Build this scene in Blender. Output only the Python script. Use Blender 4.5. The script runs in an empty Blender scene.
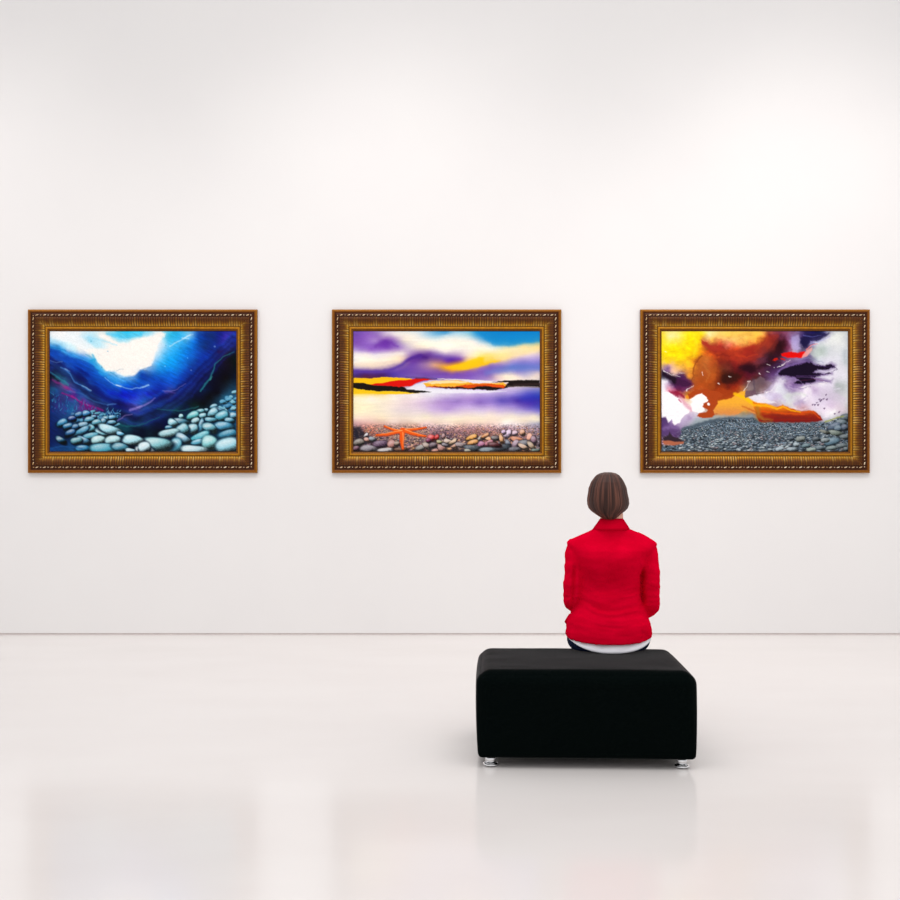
import numpy as np
# ------------------------------------------------------------------ painter
# The three oil paintings are painted stroke by stroke on a fine grid of canvas points.
# Canvas coordinates: X 40..1718 (left to right), Y 28..1106 (top to bottom).
GX, GY = 400, 257
CX0, CX1, CY0, CY1 = 38.0, 1720.0, 26.0, 1108.0
PX, PY = np.meshgrid(np.linspace(CX0, CX1, GX), np.linspace(CY0, CY1, GY))
STEP = (CX1 - CX0) / (GX - 1)

def hexc(h):
    return np.array([int(h[i:i+2], 16) for i in (0, 2, 4)], float) / 255.0

def vnoise(x, y, seed):
    r = np.random.RandomState(seed)
    t = r.rand(64, 64)
    xi = np.floor(x).astype(int); yi = np.floor(y).astype(int)
    fx = x - xi; fy = y - yi
    fx = fx*fx*(3-2*fx); fy = fy*fy*(3-2*fy)
    a = t[yi % 64, xi % 64]; b = t[yi % 64, (xi+1) % 64]
    c = t[(yi+1) % 64, xi % 64]; d = t[(yi+1) % 64, (xi+1) % 64]
    return (a*(1-fx)+b*fx)*(1-fy) + (c*(1-fx)+d*fx)*fy

def fbm(x, y, seed, octv=4):
    s = 0; a = 1.0; n = 0
    for k in range(octv):
        s = s + a*(vnoise(x*2**k + 11.3*k, y*2**k + 5.1*k, seed+k)-.5); n += a; a *= .55
    return s / n * 2

def smooth(e0, e1, v):
    t = np.clip((v-e0)/(e1-e0), 0, 1)
    return t*t*(3-2*t)

class Canvas:
    def __init__(self, seed):
        self.im = np.zeros((GY, GX, 3)); self.seed = seed
        self.rng = np.random.RandomState(seed)
    def warp(self, amp, scale, k=0):
        s = self.seed*7 + 100 + k
        return PX + amp*fbm(PX/scale, PY/scale, s), PY + amp*fbm(PX/scale+31, PY/scale+17, s+50)
    def field(self, groups, amp=14, scale=60, sx=1.0, ridge=6.0):
        pts, cols = [], []
        for (ox, oy, txt) in groups:
            for it in txt.replace('\n', ' ').split():
                a, b, c = it.split(',')
                pts.append((float(a)+ox, float(b)+oy)); cols.append(hexc(c))
        pts = np.array(pts); cols = np.array(cols)
        X, Y = self.warp(amp, scale)
        D = np.sqrt(((pts[:, None, 0]-pts[None, :, 0])*sx)**2 + (pts[:, None, 1]-pts[None, :, 1])**2 + 100.0)
        n = len(pts)
        A = np.zeros((n+1, n+1)); A[:n, :n] = D - np.eye(n)*ridge; A[n, :n] = 1; A[:n, n] = 1
        W = np.linalg.solve(A, np.concatenate([cols, np.zeros((1, 3))]))
        out = np.zeros((GY, GX, 3)) + W[n]
        for q, w in zip(pts, W[:n]):
            out += np.sqrt(((X-q[0])*sx)**2 + (Y-q[1])**2 + 100.0)[..., None]*w
        self.im = np.clip(out, 0.01, .99)
    def blend(self, m, col):
        if isinstance(col, str): col = hexc(col)
        m = np.clip(m, 0, 1)[..., None]
        self.im = self.im*(1-m) + col*m
    def poly(self, txt, col, soft=6, amp=6, scale=25, k=0, ox=0, oy=0, op=1.0, col2=None, grad=None):
        p = np.array([[float(v) for v in t.split(',')] for t in txt.split()]) + [ox, oy]
        X, Y = self.warp(amp, scale, 300+k)
        inside = np.zeros(X.shape, bool); dist = np.full(X.shape, 1e9)
        n = len(p)
        for i in range(n):
            x0, y0 = p[i]; x1, y1 = p[(i+1) % n]
            cond = (y0 > Y) != (y1 > Y)
            xs = (x1-x0)*(Y-y0)/((y1-y0) if y1 != y0 else 1e-9) + x0
            inside ^= cond & (X < xs)
            dx, dy = x1-x0, y1-y0
            t = np.clip(((X-x0)*dx+(Y-y0)*dy)/(dx*dx+dy*dy+1e-9), 0, 1)
            dist = np.minimum(dist, np.hypot(X-x0-t*dx, Y-y0-t*dy))
        sd = np.where(inside, dist, -dist)
        m = smooth(-soft, soft, sd)*op
        if col2 is not None:
            (ya, yb) = grad
            g = smooth(ya, yb, Y + 12*fbm(X/40, Y/12, self.seed+k+9))[..., None]
            c = hexc(col)*(1-g) + hexc(col2)*g
            self.blend(m, c)
        else:
            self.blend(m, col)
    def stroke(self, txt, w0, w1, col, soft=4, amp=4, scale=25, op=1.0, ox=0, oy=0, k=0, mid=None):
        p = np.array([[float(v) for v in t.split(',')] for t in txt.split()]) + [ox, oy]
        X, Y = self.warp(amp, scale, 500+k)
        seg = np.hypot(*np.diff(p, axis=0).T); cum = np.concatenate([[0], np.cumsum(seg)]); L = cum[-1]
        m = np.zeros(X.shape)
        for i in range(len(p)-1):
            x0, y0 = p[i]; dx, dy = p[i+1]-p[i]
            t = np.clip(((X-x0)*dx+(Y-y0)*dy)/(dx*dx+dy*dy+1e-9), 0, 1)
            s = (cum[i]+t*seg[i])/L
            w = w0+(w1-w0)*s if mid is None else np.where(s < .5, w0+(mid-w0)*s*2, mid+(w1-mid)*(s-.5)*2)
            m = np.maximum(m, smooth(soft, -soft, np.hypot(X-x0-t*dx, Y-y0-t*dy)-w/2))
        self.blend(m*op, col)
    def stone(self, cx, cy, rx, ry, ang, col, hi=.35, lo=.75, light=(-.35, -.8), speck=.10, n=2.4, soft=.18, rim=.0):
        if isinstance(col, str): col = hexc(col)
        R = max(rx, ry)*1.25+STEP*2
        i0 = max(0, int((cx-R-CX0)/STEP)); i1 = min(GX, int((cx+R-CX0)/STEP)+2)
        sy = (CY1-CY0)/(GY-1)
        j0 = max(0, int((cy-R-CY0)/sy)); j1 = min(GY, int((cy+R-CY0)/sy)+2)
        if i1 <= i0 or j1 <= j0: return
        X = PX[j0:j1, i0:i1]-cx; Y = PY[j0:j1, i0:i1]-cy
        a = np.radians(ang); c, s = np.cos(a), np.sin(a)
        u = (X*c+Y*s)/rx; v = (-X*s+Y*c)/ry
        th = np.arctan2(v, u); ph = (cx*.37+cy*.91) % 6.28
        wob = 1+.07*np.sin(2*th+ph)+.05*np.sin(3*th+2*ph)
        d = (np.abs(u)**n+np.abs(v)**n)**(1/n)/wob
        m = smooth(1+soft, 1-soft, d)
        nx = X/max(rx, ry); ny = Y/max(ry, rx*.6)
        sh = (nx*light[0]+ny*light[1])
        k = np.clip(.52+sh*1.0, 0, 1) * (1-.5*np.clip(d, 0, 1)**3)
        sp = fbm((X+cx)/11, (Y+cy)/9, 77, 3)*speck*2.2
        base = np.asarray(col)
        dark = base*(1-lo); lite = base+(1-base)*hi
        kk = np.clip(k+sp, 0, 1)[..., None]
        cc = np.where(kk < .45, dark+(base-dark)*(kk/.45), base+(lite-base)*((kk-.45)/.55))
        self.im[j0:j1, i0:i1] = self.im[j0:j1, i0:i1]*(1-m[..., None]) + cc*m[..., None]
    def stones(self, txt, ox=0, oy=0, **kw):
        gap = kw.pop('gap', None)
        for it in txt.replace('\n', ' ').split():
            a = it.split(',')
            if gap: self.stone(float(a[0])+ox+2, float(a[1])+oy+5, float(a[2])*1.10, float(a[3])*1.12, float(a[4]), gap, hi=0, lo=0, speck=0, soft=.22)
            self.stone(float(a[0])+ox, float(a[1])+oy, float(a[2]), float(a[3]), float(a[4]), a[5], **kw)
    def grain(self, amt, fx, fy, k=0, mask=None):
        g = fbm(PX/fx, PY/fy, self.seed+900+k, 3)*amt
        if mask is not None: g = g*mask
        self.im = np.clip(self.im*(1+g[..., None]), 0, 1)

RX, LY = 873, 558       # offsets of the right half and the lower half

def painting_sea_floor():
    c = Canvas(3)
    UL = """60,60,e8f4fa 130,70,f5f6f6 60,130,8fd0f0 60,180,1c4aa0 200,60,e5f3fa 300,60,f0f4f6 400,60,c0e8f6 500,60,f0f2ee 560,90,f0efe8
650,50,5cd0f0 750,45,30c0ea 850,45,50ccf0 300,120,c8e8f5 400,110,90d8f2 500,130,b8e6f4 600,120,f0ede8 700,110,b0e4f4 800,100,f2f0ea 200,180,c0e4f6
130,180,4aa8e0 300,190,f4f2ee 250,230,8ccdf2 400,220,f2efe8 500,200,d8eef4 600,250,fbf4ec 800,250,fdf6ee 700,330,faf3ec 500,300,f2eee8 560,370,f0f0ee
700,400,e8eef2 430,290,30b0e0 480,360,40b8e8 520,410,2c9ce0 600,470,2080d8 700,450,5ab0e8 830,390,3a7cc8 100,220,0c3a9c 200,260,0c44b0 300,290,0a50c8
380,330,0a5cd0 250,350,0838a8 400,420,0634a8 500,480,0640b8 150,300,1c3c8c 80,300,2c4c9c 60,350,102a70 300,410,060f50 350,450,060c48 450,520,061060
550,540,0630a0 650,560,0a38b0 170,370,3a70c0 220,420,2a6cc0 260,480,2a5cb8 340,520,3a80d0 300,560,2040a0 60,400,0a1030 100,440,1a6a70 160,490,2a7a90
60,460,180c30 120,490,3a1850 190,530,8a2a80 60,540,1c5080 100,560,1a4a8a 200,570,205090 750,500,0a60c8 850,470,0c58c0 800,560,0830b0
620,180,f6f2ea 700,180,faf4ec 600,330,faf4ec 830,320,fbf5ee 800,400,c8dcec 640,390,a8d4f0"""
    UR = """0,100,fbf4ec 60,50,a0e0f4 150,50,faf4ee 100,200,f8f4f0 40,300,fbf5ee 0,370,80b8e0 180,150,b8dcf2 250,60,30bce8 230,100,50c4ee 330,60,20a8e0
420,60,80c8ee 320,130,40b0ea 200,230,50b8f0 110,290,90c8f0 150,330,30a8ec 230,330,0e9cec 250,280,10a0f0 330,230,0c94ea 400,180,0a80dc 450,120,0a70d0
500,70,0a50b8 560,60,0a2c88 620,70,0c2a70 700,60,101a80 760,90,3a2ca8 800,60,2c2c9c 830,100,1a2c90 740,160,2a2a9c 650,160,0c2a88 560,160,0c2c70
500,180,0a409c 450,250,0a60c8 380,300,0a70d8 300,350,0a84e0 200,400,0a70d8 100,420,0a50b8 30,450,0a3ca8 0,410,0a3a98 300,430,0858c8 400,380,0a40b0
350,450,0830a0 450,330,0a3a90 520,300,0a30a0 600,250,0a289a 680,200,180c50 740,210,200c30 830,170,1a2468 600,300,081c80 520,400,060c58 600,420,0a1048
700,400,04041c 760,330,100818 820,260,04100c 830,350,040c14 750,450,060408 820,420,040c20 500,480,060c50 650,500,04041c 550,540,062050 400,520,0a2080
300,500,0840b0 150,480,0a40b0 50,530,2058c0 200,540,0a30a8"""
    LL = """60,50,142858 150,60,2c2c6c 60,200,0c2868 130,150,2a3480 200,110,184888 230,160,1c6098 300,100,205890 250,50,5a1878 320,110,701878 400,150,601870
480,180,501050 380,60,2858a0 470,100,2c60a8 560,120,2450a0 300,30,1c3c90 500,40,10288c 600,30,0818b0 700,40,0818c0 800,30,0a28c0 650,110,080e60
750,150,3c38a0 830,150,5c58b0 700,250,283878 650,310,0c4c5c 750,330,0c4c60 850,310,104858 800,250,0a2058 700,190,08103c 800,380,040820 880,350,041030
60,300,0a2060 60,400,0a1c58 60,480,0a2058 60,530,123a78 250,520,144a80 200,400,061838 400,450,041020 750,500,040818 300,300,103060 450,330,082040 600,400,041020 560,220,10305c"""
    LR = """50,30,1020b0 100,60,141c88 200,30,101070 250,10,403888 300,80,061048 0,130,2858b0 30,100,3c70b8 50,180,1a3a80 100,220,0a2450 200,170,104060
300,180,104858 400,160,081c40 450,130,06201c 500,60,060a30 600,50,04040c 680,20,040410 550,120,04060c 300,230,04082c 200,280,04104c 100,300,081c58
60,370,062030 150,350,040818 250,330,04082c 150,420,040818 800,100,2a70a0 740,60,205878 700,300,104060 500,400,0c3850 800,500,0c3850 300,500,082840 400,280,082840 600,180,082840"""
    c.field([(0, 0, UL), (RX, 0, UR), (0, LY, LL), (RX, LY, LR)], amp=20, scale=80)
    c.stroke('40,160 120,178 200,232 300,258 390,285 440,320 490,385 560,430 640,470', 40, 60, '1c8ce0', soft=20, amp=10, op=.55)
    c.poly('40,178 130,198 200,246 300,278 390,305 440,345 490,410 560,455 620,500 560,540 450,470 380,400 250,330 40,250', '0a46b4', soft=12, amp=10, op=.65)
    c.poly('45,35 200,38 330,85 420,145 490,215 380,215 260,150 130,110 60,90', 'f4f7f8', soft=16, amp=14, op=.75)
    c.poly('340,195 420,215 465,290 540,385 620,383 700,430 790,428 860,375 950,340 985,250 1015,150 1085,45 1040,30 990,60 880,78 760,125 660,130 600,95 540,60 480,60 560,110 640,150 560,185 450,180', 'fbf5ee', soft=13, amp=12, op=.9)
    c.stroke('420,235 450,290 540,390 620,400', 14, 10, '58c0ea', soft=8, amp=10, op=.7)
    c.stroke('380,75 520,110 640,150', 16, 10, '9adcf4', soft=10, amp=8, op=.6); c.stroke('560,45 700,80 860,55', 26, 30, '34bcec', soft=16, amp=10, op=.6)
    c.stroke('690,455 800,440 880,385', 20, 12, '2a78c8', soft=12, amp=10, op=.5)
    U = [(40, 215), (250, 335), (450, 490), (650, 610), (850, 640), (1080, 560), (1290, 420), (1480, 240), (1700, 40)]
    for (dx, dy, w, col, op) in ((-20, 25, 34, '0c50c0', .45), (-40, 75, 40, '070c48', .6), (-70, 140, 36, '1c48a8', .45), (-60, 175, 26, '060a38', .55), (-90, 235, 34, '2a4aa4', .45), (40, 120, 30, '0a1878', .45), (90, 190, 44, '04082c', .5), (60, 235, 24, '1c2c80', .4), (110, 290, 50, '030618', .45)):
        c.stroke(' '.join('%d,%d' % (x+dx*.4, y+dy*(1-.45*abs(x-850)/850)) for x, y in U), w*.7, w*.6, col, soft=w*.7, amp=20, scale=70, op=op, mid=w)
    # loose brushwork following the swell
    g = fbm((PX+PY*.6)/70, (PY-PX*.5)/14, 41, 4)
    c.im = np.clip(c.im*(1+(.16*g*smooth(.9, .4, c.im.mean(2))+.02*g)[..., None]), 0, 1)
    for t, w0, w1, col, op in (
        ('40,290 100,305 150,300', 6, 3, '7aa0d8', .7), ('140,350 190,375 230,430 260,480 320,510 400,565', 10, 12, '4a90dc', .75),
        ('180,365 215,385', 8, 4, 'a8d0f4', .7), ('330,515 410,560', 6, 10, 'b0dcf8', .7),
        ('45,395 110,435 170,480 200,510', 8, 14, '2a8a94', .8), ('60,465 130,500 190,535 260,575', 14, 18, 'a02c84', .6),
        ('45,420 120,475', 16, 8, '0a0810', .8),
        ('150,580 250,620 330,680 420,700 515,740', 16, 16, '8a1478', .85), ('230,610 300,650 400,695', 6, 6, 'c040a0', .5),
        ('220,565 330,590 440,660 560,690 640,680', 14, 8, '3a78c0', .5), ('560,690 630,680', 12, 6, '6a98d8', .5),
        ('540,440 590,490 660,515 720,535 790,545 860,530 930,510', 4, 9, 'a8d8f8', .85), ('640,508 680,520', 10, 6, 'ffffff', .8),
        ('760,735 830,715 900,690 990,630', 26, 8, '8a7cd0', .8), ('830,708 870,695', 10, 8, 'b4a4e0', .6),
        ('1060,560 1130,565 1190,545 1260,500', 8, 3, '9a8cd8', .7), ('1080,572 1170,580', 22, 8, '6a4ca8', .5),
        ('650,830 700,795 780,775', 12, 5, '8a74b8', .8),
        ('640,860 720,880 840,875 930,840 1030,800', 14, 6, '16686c', .7), ('1010,725 1100,735 1200,745 1290,730 1380,700', 5, 8, '2c8484', .65),
        ('1400,560 1480,455 1510,380 1530,320 1600,260 1700,215', 16, 5, '268890', .85), ('1480,465 1500,430', 12, 6, '48a898', .7),
        ('1120,160 1200,115 1260,85 1300,60', 6, 9, 'd8ecfa', .85), ('1230,85 1290,95', 8, 4, 'e8f4fc', .8), ('1260,80 1330,50', 14, 4, 'c4e4f8', .6),
        ('880,530 930,515', 8, 4, 'c8e8fa', .7), ('640,380 700,365', 5, 3, '7a98b0', .6), ('590,400 640,430', 9, 4, '1a70b0', .7),
        ('640,400 690,420 720,405', 8, 4, 'ffffff', .8), ('360,230 400,250', 8, 5, '3a98c0', .7), ('400,290 450,275 440,300', 14, 8, '1898d0', .8),
        ('1560,210 1600,205', 26, 10, '2a0a40', .5), ('1240,200 1290,210', 3, 3, '0a60c0', .5), ('1195,320 1230,300 1260,310', 5, 3, '0a58b8', .6),
        ('40,170 120,180 180,205', 8, 6, '0a70b8', .7), ('850,375 960,340', 14, 6, '2f70c0', .4)):
        c.stroke(t, w0, w1, col, soft=8, amp=9, scale=45, op=op*.85)
    for (x, y, r, col) in ((1525, 162, 9, '6888c8'), (1312, 376, 7, '6080c0'), (1280, 265, 5, '60b8f4'), (1077, 340, 5, '90d0f8'), (410, 115, 6, '50a8c8'), (560, 205, 6, '80b8d0'), (505, 350, 7, '5088b0'), (1085, 155, 5, '4898d0')):
        c.stroke('%f,%f %f,%f' % (x, y, x+2, y+1), r*1.8, r*1.8, col, soft=4, amp=1, op=.7)
    # reef growth on the left slope
    r = c.rng
    for k in range(130):
        x = r.uniform(50, 560); top = 575+max(0, x-60)*.33
        y = r.uniform(top, top+170)
        col = ['1c5c98', '2470a8', '2c3c88', '184080', '3a2878', '3888b8'][r.randint(6)]
        a = r.uniform(-.8, .8); l = r.uniform(12, 34)
        c.stroke('%f,%f %f,%f' % (x, y, x+l*np.sin(a), y-l*np.cos(a)), 9, 4, col, soft=4, amp=3, op=.7)
    for k in range(34):
        x = r.uniform(530, 680); y = LY+r.uniform(165, 250); a = r.uniform(-1, 1)
        c.stroke('%f,%f %f,%f' % (x, y, x+20*np.sin(a), y-20*np.cos(a)), 8, 3, ['4c98c8', '70b4d8', '2c70a8'][r.randint(3)], soft=3, amp=2, op=.8)
    # small stones first, big stones in front
    for k in range(46):
        x = r.uniform(250, 660); y = LY+r.uniform(190, 320)
        c.stone(x, y, r.uniform(16, 30), r.uniform(11, 20), r.uniform(-50, 40), ['2c6c9c', '3c84ac', '5098b4', '285c90'][r.randint(4)], hi=.25)
    for k in range(44):
        t = r.rand(); x = RX+640+t*210; y = LY+170-t*170+r.uniform(0, 130+120*t)
        c.stone(x, y, r.uniform(18, 34), r.uniform(14, 24), r.uniform(-60, 60), ['3c88b0', '4c98bc', '64acc4', '78b8cc', '3078a4'][r.randint(5)], hi=.25)
    c.stones("""350,235,22,22,0,80c0cc 640,145,36,20,-35,60a0b8 690,175,52,20,15,5890b0 575,180,18,20,0,60a0b8 520,190,42,22,-5,60a8b8 455,230,58,38,-20,58b4bc
545,230,35,25,-10,78b8c8 635,205,52,40,-35,70b0c4 820,230,40,30,20,60a0bc 720,235,64,48,-25,48a0b8 790,270,50,22,10,4c94b0 350,280,82,26,15,407890
480,275,36,30,0,90c0cc 620,265,56,22,5,58a0b8 275,295,46,36,30,84c0d0 240,335,36,18,0,3c80a0 525,330,24,78,15,4890b0 455,350,50,48,0,7cb8c8 365,355,52,58,-35,6cb0c0
740,325,92,40,5,4490b4 610,340,72,40,35,60a4b4 240,385,88,38,-12,98c8d0 770,395,92,36,-15,3c88a8 520,420,100,36,-25,50b0c0 375,440,82,38,30,78acc4
500,470,62,30,-15,50a0bc 610,475,74,70,0,80c8cc 300,510,56,80,12,58a8c0 140,485,142,56,8,80c0c8 470,540,115,46,5,b0d4dc 770,505,110,76,-10,90ccdc 30,545,95,50,20,d0e4e8""", RX, LY, hi=.7, lo=.82, speck=.05, gap='061c30')
    c.stones("""300,220,35,28,0,2c68a0 370,210,38,30,0,3078b0 240,255,40,25,0,1c3c80 435,240,24,20,0,4888b0 540,255,30,22,0,5898b8 600,245,36,22,0,4c94bc 600,288,42,18,0,60a0c0
395,265,48,28,0,4890b0 520,280,30,30,30,508cac 460,290,44,28,-20,58a0b8 150,295,50,36,-20,2c7cac 200,325,46,28,-15,2c70a0 270,330,36,26,0,286090 340,310,46,24,-5,70a0bc
410,345,40,34,20,60b0c4 320,370,78,28,-30,4890b4 220,385,52,28,-30,285c90 515,385,74,30,28,80c4d4 585,355,118,36,18,98d0e0 410,410,72,28,-5,58a4bc 680,395,42,20,20,60b0d8
140,450,52,28,35,1c5070 350,455,68,30,35,4c88ac 280,455,50,34,-5,5898a8 475,450,64,44,-15,a0d0d4 610,450,76,42,-10,a4d4dc 790,450,100,44,10,a4d8e4
340,525,72,30,0,2878a8 530,530,132,50,3,48a0b8 680,515,84,38,18,4488a0 770,545,48,22,10,98c4d4 890,520,58,54,-20,c0e0e8""", 0, LY, hi=.65, lo=.84, speck=.05, gap='041226')
    c.stroke('40,1085 150,1062 260,1075 330,1080', 16, 10, '1a4c8c', op=.6)
    c.grain(.04, 9, 9)
    return c.im

def painting_shore():
    c = Canvas(5)
    UL = """60,60,7048a8 150,60,8858b8 250,60,9068b8 330,60,c8b0d0 420,60,eae0e0 520,60,f4ece0 620,50,e0e4e4 700,60,b0d0e0 800,50,70b0d4 870,45,4898cc 60,130,8050b0
150,130,8c60c0 230,110,a888c8 330,110,6830a0 290,150,7038a8 400,100,9870b8 450,130,a088b8 500,110,e8dccc 600,110,f4ece0 700,110,f8f2e4 850,110,f8f2e6 100,190,a080c8
200,190,9060c0 350,180,7c48b0 450,180,9c78c0 540,170,d0c0cc 620,170,e8d8c8 700,180,eee0d0 800,180,f4ece0 870,210,ece0dc 60,230,ece4ec 150,240,f4eae4 250,240,e4dce8
350,230,e0d0dc 430,230,ecdcd0 500,230,d8c4cc 560,230,a080b8 620,250,5c2c90 670,260,48207c 730,220,7850a0 800,250,6c48a0 870,265,7048a8 60,310,f0e8e0 150,300,f8ecd8
250,300,f4e4d0 350,300,f4e0cc 450,290,ecd0b8 500,280,d8b8b0 540,290,6c3c98 480,330,8060a0 400,350,9878a8 300,360,b89cb0 200,350,d8c0b8 100,350,d4c0c0 60,390,6448a0
150,390,5c3c98 250,385,5c3c98 350,390,5838a0 450,370,6c48a8 560,330,7048a8 650,330,9068a8 720,310,a07898 770,325,d8a080 850,345,e8a830 880,350,f0a820 800,370,906090
870,400,7448a4 600,400,7450a8 500,410,6848a8 700,400,7850a8 60,420,402878 150,425,502050 300,415,401c60 400,415,5038a0 700,430,6c48a0"""
    UR = """0,60,c0d8e0 100,50,b8d8e4 200,50,98ccdc 280,60,3c9cd0 400,50,1484c8 550,60,0c80c8 700,60,0c84c8 830,60,1080c4 350,100,50a0d0 450,110,2090cc 600,110,0c8ccc
750,110,2c94c8 830,125,a0b8a0 100,110,f4eee0 250,110,ece8e0 350,150,e8e8dc 450,160,b0d0d4 550,165,d8d8b8 700,165,f4dca0 830,165,f4d890 100,180,f4ece0 250,190,f4ecd8
400,200,f4ecd0 550,210,f8e4a8 700,210,f4dcb0 800,210,f0dcc0 20,240,9070b0 100,240,a888b8 170,240,e0cccc 250,250,f8e4b0 60,280,582898 20,290,602c9c 130,280,7038a0
180,290,e8c078 250,290,fcd050 350,260,fccc38 450,240,fce098 550,250,fcdc90 650,240,ecd4c8 750,250,d8c4d8 830,250,c4b0d8 0,340,e8a040 60,345,fcb820 150,330,fcc010
250,320,fcc808 350,300,fcc418 450,280,fcd058 530,270,f4d890 50,370,f0a820 150,365,e8a830 250,355,d8a060 330,340,c09090 420,320,b090b0 500,310,b898b8 600,290,b098cc
700,300,8c80c8 830,300,8c80cc 0,400,8050a8 100,400,7c50ac 200,390,8858ac 300,370,9068b0 400,350,7860b0 500,350,7068b8 600,350,6078c4 700,350,6474c4 830,360,7880cc
0,435,7c54a8 150,440,8054ac 300,430,8464b4 400,430,9070b4 450,432,d0b4c0 540,428,f8e8d0 600,425,f0e0d0 640,400,9c90c8 700,415,b0a8cc 830,410,d8c4c4 650,442,f0e0d0 800,445,e8d8c8"""
    LL = """60,10,f8c810 200,15,f4c420 60,60,f8ecc8 200,60,f8ecd8 400,50,f8f0e0 600,45,f4ece8 750,40,e8e4ec 880,25,e8e4f0 60,120,f8ecc0 200,130,f8ecc8 350,110,f4e4d0
500,100,e8d4d4 650,100,d8c0d8 800,100,b898d0 880,90,a888cc 60,200,f8ecc4 250,190,f4e8cc 450,180,e8d8d8 600,190,e4d4d8 750,180,d0b8dc 880,170,b494d4 60,250,f4e0c8
300,250,f4e0c0 500,240,ecdccc 700,240,f0e4cc 880,250,f0e4d0 60,285,dcb4b0 200,285,e4c0b4 400,285,ecd4c8 600,290,f0dcc8 800,290,ecd4c0 700,310,e8c8c8 880,310,e8ccc4
100,330,b08080 200,330,c88878 300,320,b88880 450,320,c0988c 600,310,c8a090 800,340,a88890 60,370,302838 100,400,282830 200,370,b87058 300,370,a87870 600,390,b88878
750,370,987078 880,370,806068 100,500,302838 200,440,584050 350,440,807078 600,440,806860 500,470,706058 700,450,504048 880,450,403840 300,500,382830 60,540,302830 600,530,40383c 800,530,302830"""
    LR = """0,30,d8c8e4 200,20,dcd0ec 400,20,c8b8e4 600,25,a898d8 750,40,4848b8 830,60,2838b0 0,70,b49cd0 200,70,b090d0 400,60,9c84cc 600,60,6c5cbc 700,80,3838b0
830,100,3c30a0 100,100,9878c4 300,100,8464bc 500,95,5c4cb0 650,100,4830a0 750,130,5038a8 830,150,4848b4 0,140,b898d4 200,140,c0a4dc 400,140,b498d8 600,140,9880cc
750,170,7c6cc4 830,190,8c80cc 100,190,d8c4dc 300,190,d8c8e0 500,190,ccb8dc 650,200,c0b4d8 50,220,ecdcd8 200,230,f4e4d0 400,220,f0e0d4 600,230,ece0d0 800,230,e8dcc8
100,270,f4e4c8 300,270,f4e4c8 500,270,f4e4d0 700,270,f0e0c8 830,270,ece0c8 50,305,f0d4c4 250,300,ecccc0 420,310,e8c8c0 540,305,fcf4f0 650,310,e0d0d0 780,305,b8b0c0
830,300,a0a0b4 100,340,b88c88 250,340,a88088 400,340,b08890 550,340,987888 700,340,a08890 830,340,988898 100,400,806068 300,400,986858 500,400,906050 700,400,a08080
100,500,504048 300,520,403c44 500,500,383840 700,510,484850 830,500,404048"""
    c.field([(0, 0, UL), (RX, 0, UR), (0, LY, LL), (RX, LY, LR)], amp=9, scale=130, sx=.55)
    g = fbm((PX+PY*.3)/120, PY/13, 51, 3)
    c.im = np.clip(c.im*(1+.035*g[..., None]), 0, 1)
    c.poly('1130,28 1190,75 1260,125 1340,158 1440,158 1560,140 1718,118 1718,28', '0c84c8', soft=20, amp=14, scale=50, op=.7)
    c.poly('868,352 960,374 1060,372 1180,344 1270,318 1360,292 1290,258 1180,262 1090,288 1000,318 930,335', 'fcc60c', soft=14, amp=10, scale=40, op=.8)
    c.stroke('1240,275 1400,255 1560,220 1718,175', 50, 40, 'f6dc98', soft=26, amp=10, op=.6)
    c.stroke('40,385 160,392 300,388 400,362 470,330 520,290 570,262 650,244', 26, 26, '52329c', soft=14, amp=8, scale=40, op=.75)
    c.stroke('60,235 200,245 330,235 480,220', 30, 16, 'f4ece4', soft=22, amp=10, op=.7)
    c.stroke('60,325 200,330 330,322 450,290', 40, 20, 'f4dfc4', soft=18, amp=8, op=.6)
    c.stroke('240,160 300,125 380,130 440,160', 20, 16, '6c34a4', soft=14, amp=12, op=.6)
    c.stroke('1240,400 1500,352 1718,345', 40, 50, '6076c4', soft=26, amp=10, op=.5)
    # dark cloud core, hilly horizon bands
    c.stroke('520,300 560,270 640,245 700,262', 10, 20, '4a1e80', soft=14, op=.6, mid=24)
    c.poly('40,445 200,450 320,438 480,445 570,455 580,470 400,490 200,510 130,495 40,492', 'f8c010', soft=4, amp=5)
    c.poly('40,538 150,552 250,566 400,565 560,576 640,580 500,592 300,594 180,588 40,590', 'f6c618', soft=6, amp=5)
    c.poly('520,540 600,505 660,484 740,468 900,462 1250,470 1330,478 1300,500 1000,500 700,505 690,535 900,550 1250,560 1420,566 1200,582 700,585 640,570', 'f0eef4', soft=9, amp=5, op=.85)
    c.poly('40,490 130,490 220,513 400,518 500,528 520,548 680,562 740,572 600,583 400,564 250,567 150,553 40,538', '17120f', soft=4, amp=6)
    c.poly('180,505 300,490 420,470 550,462 620,450 720,452 740,462 660,472 610,492 560,520 450,527 350,517 230,513', 'dc1008', soft=4, amp=6)
    c.stroke('600,452 680,450 780,465', 10, 5, '6a2030', soft=4, op=.8)
    c.stroke('510,438 640,442 760,450 850,462', 6, 5, '3a3468', soft=4, op=.8)
    c.poly('665,497 750,476 873,466 1000,468 1110,492 1200,496 1390,488 1425,512 1400,532 1200,525 1000,522 873,528 700,526', 'f2b030', soft=5, amp=7)
    c.poly('690,490 780,474 900,468 1050,478 1090,488 900,494 740,500', 'f8e8b8', soft=5, amp=6, op=.85)
    c.stroke('800,455 1000,460 1150,470 1280,482', 6, 10, 'f4ecdc', soft=4, op=.9)
    c.poly('690,524 760,516 900,528 985,520 1060,500 1120,495 1300,500 1390,510 1420,520 1390,545 1330,535 1200,530 1130,550 1040,545 900,540', 'd8480c', soft=4, amp=8)
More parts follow.
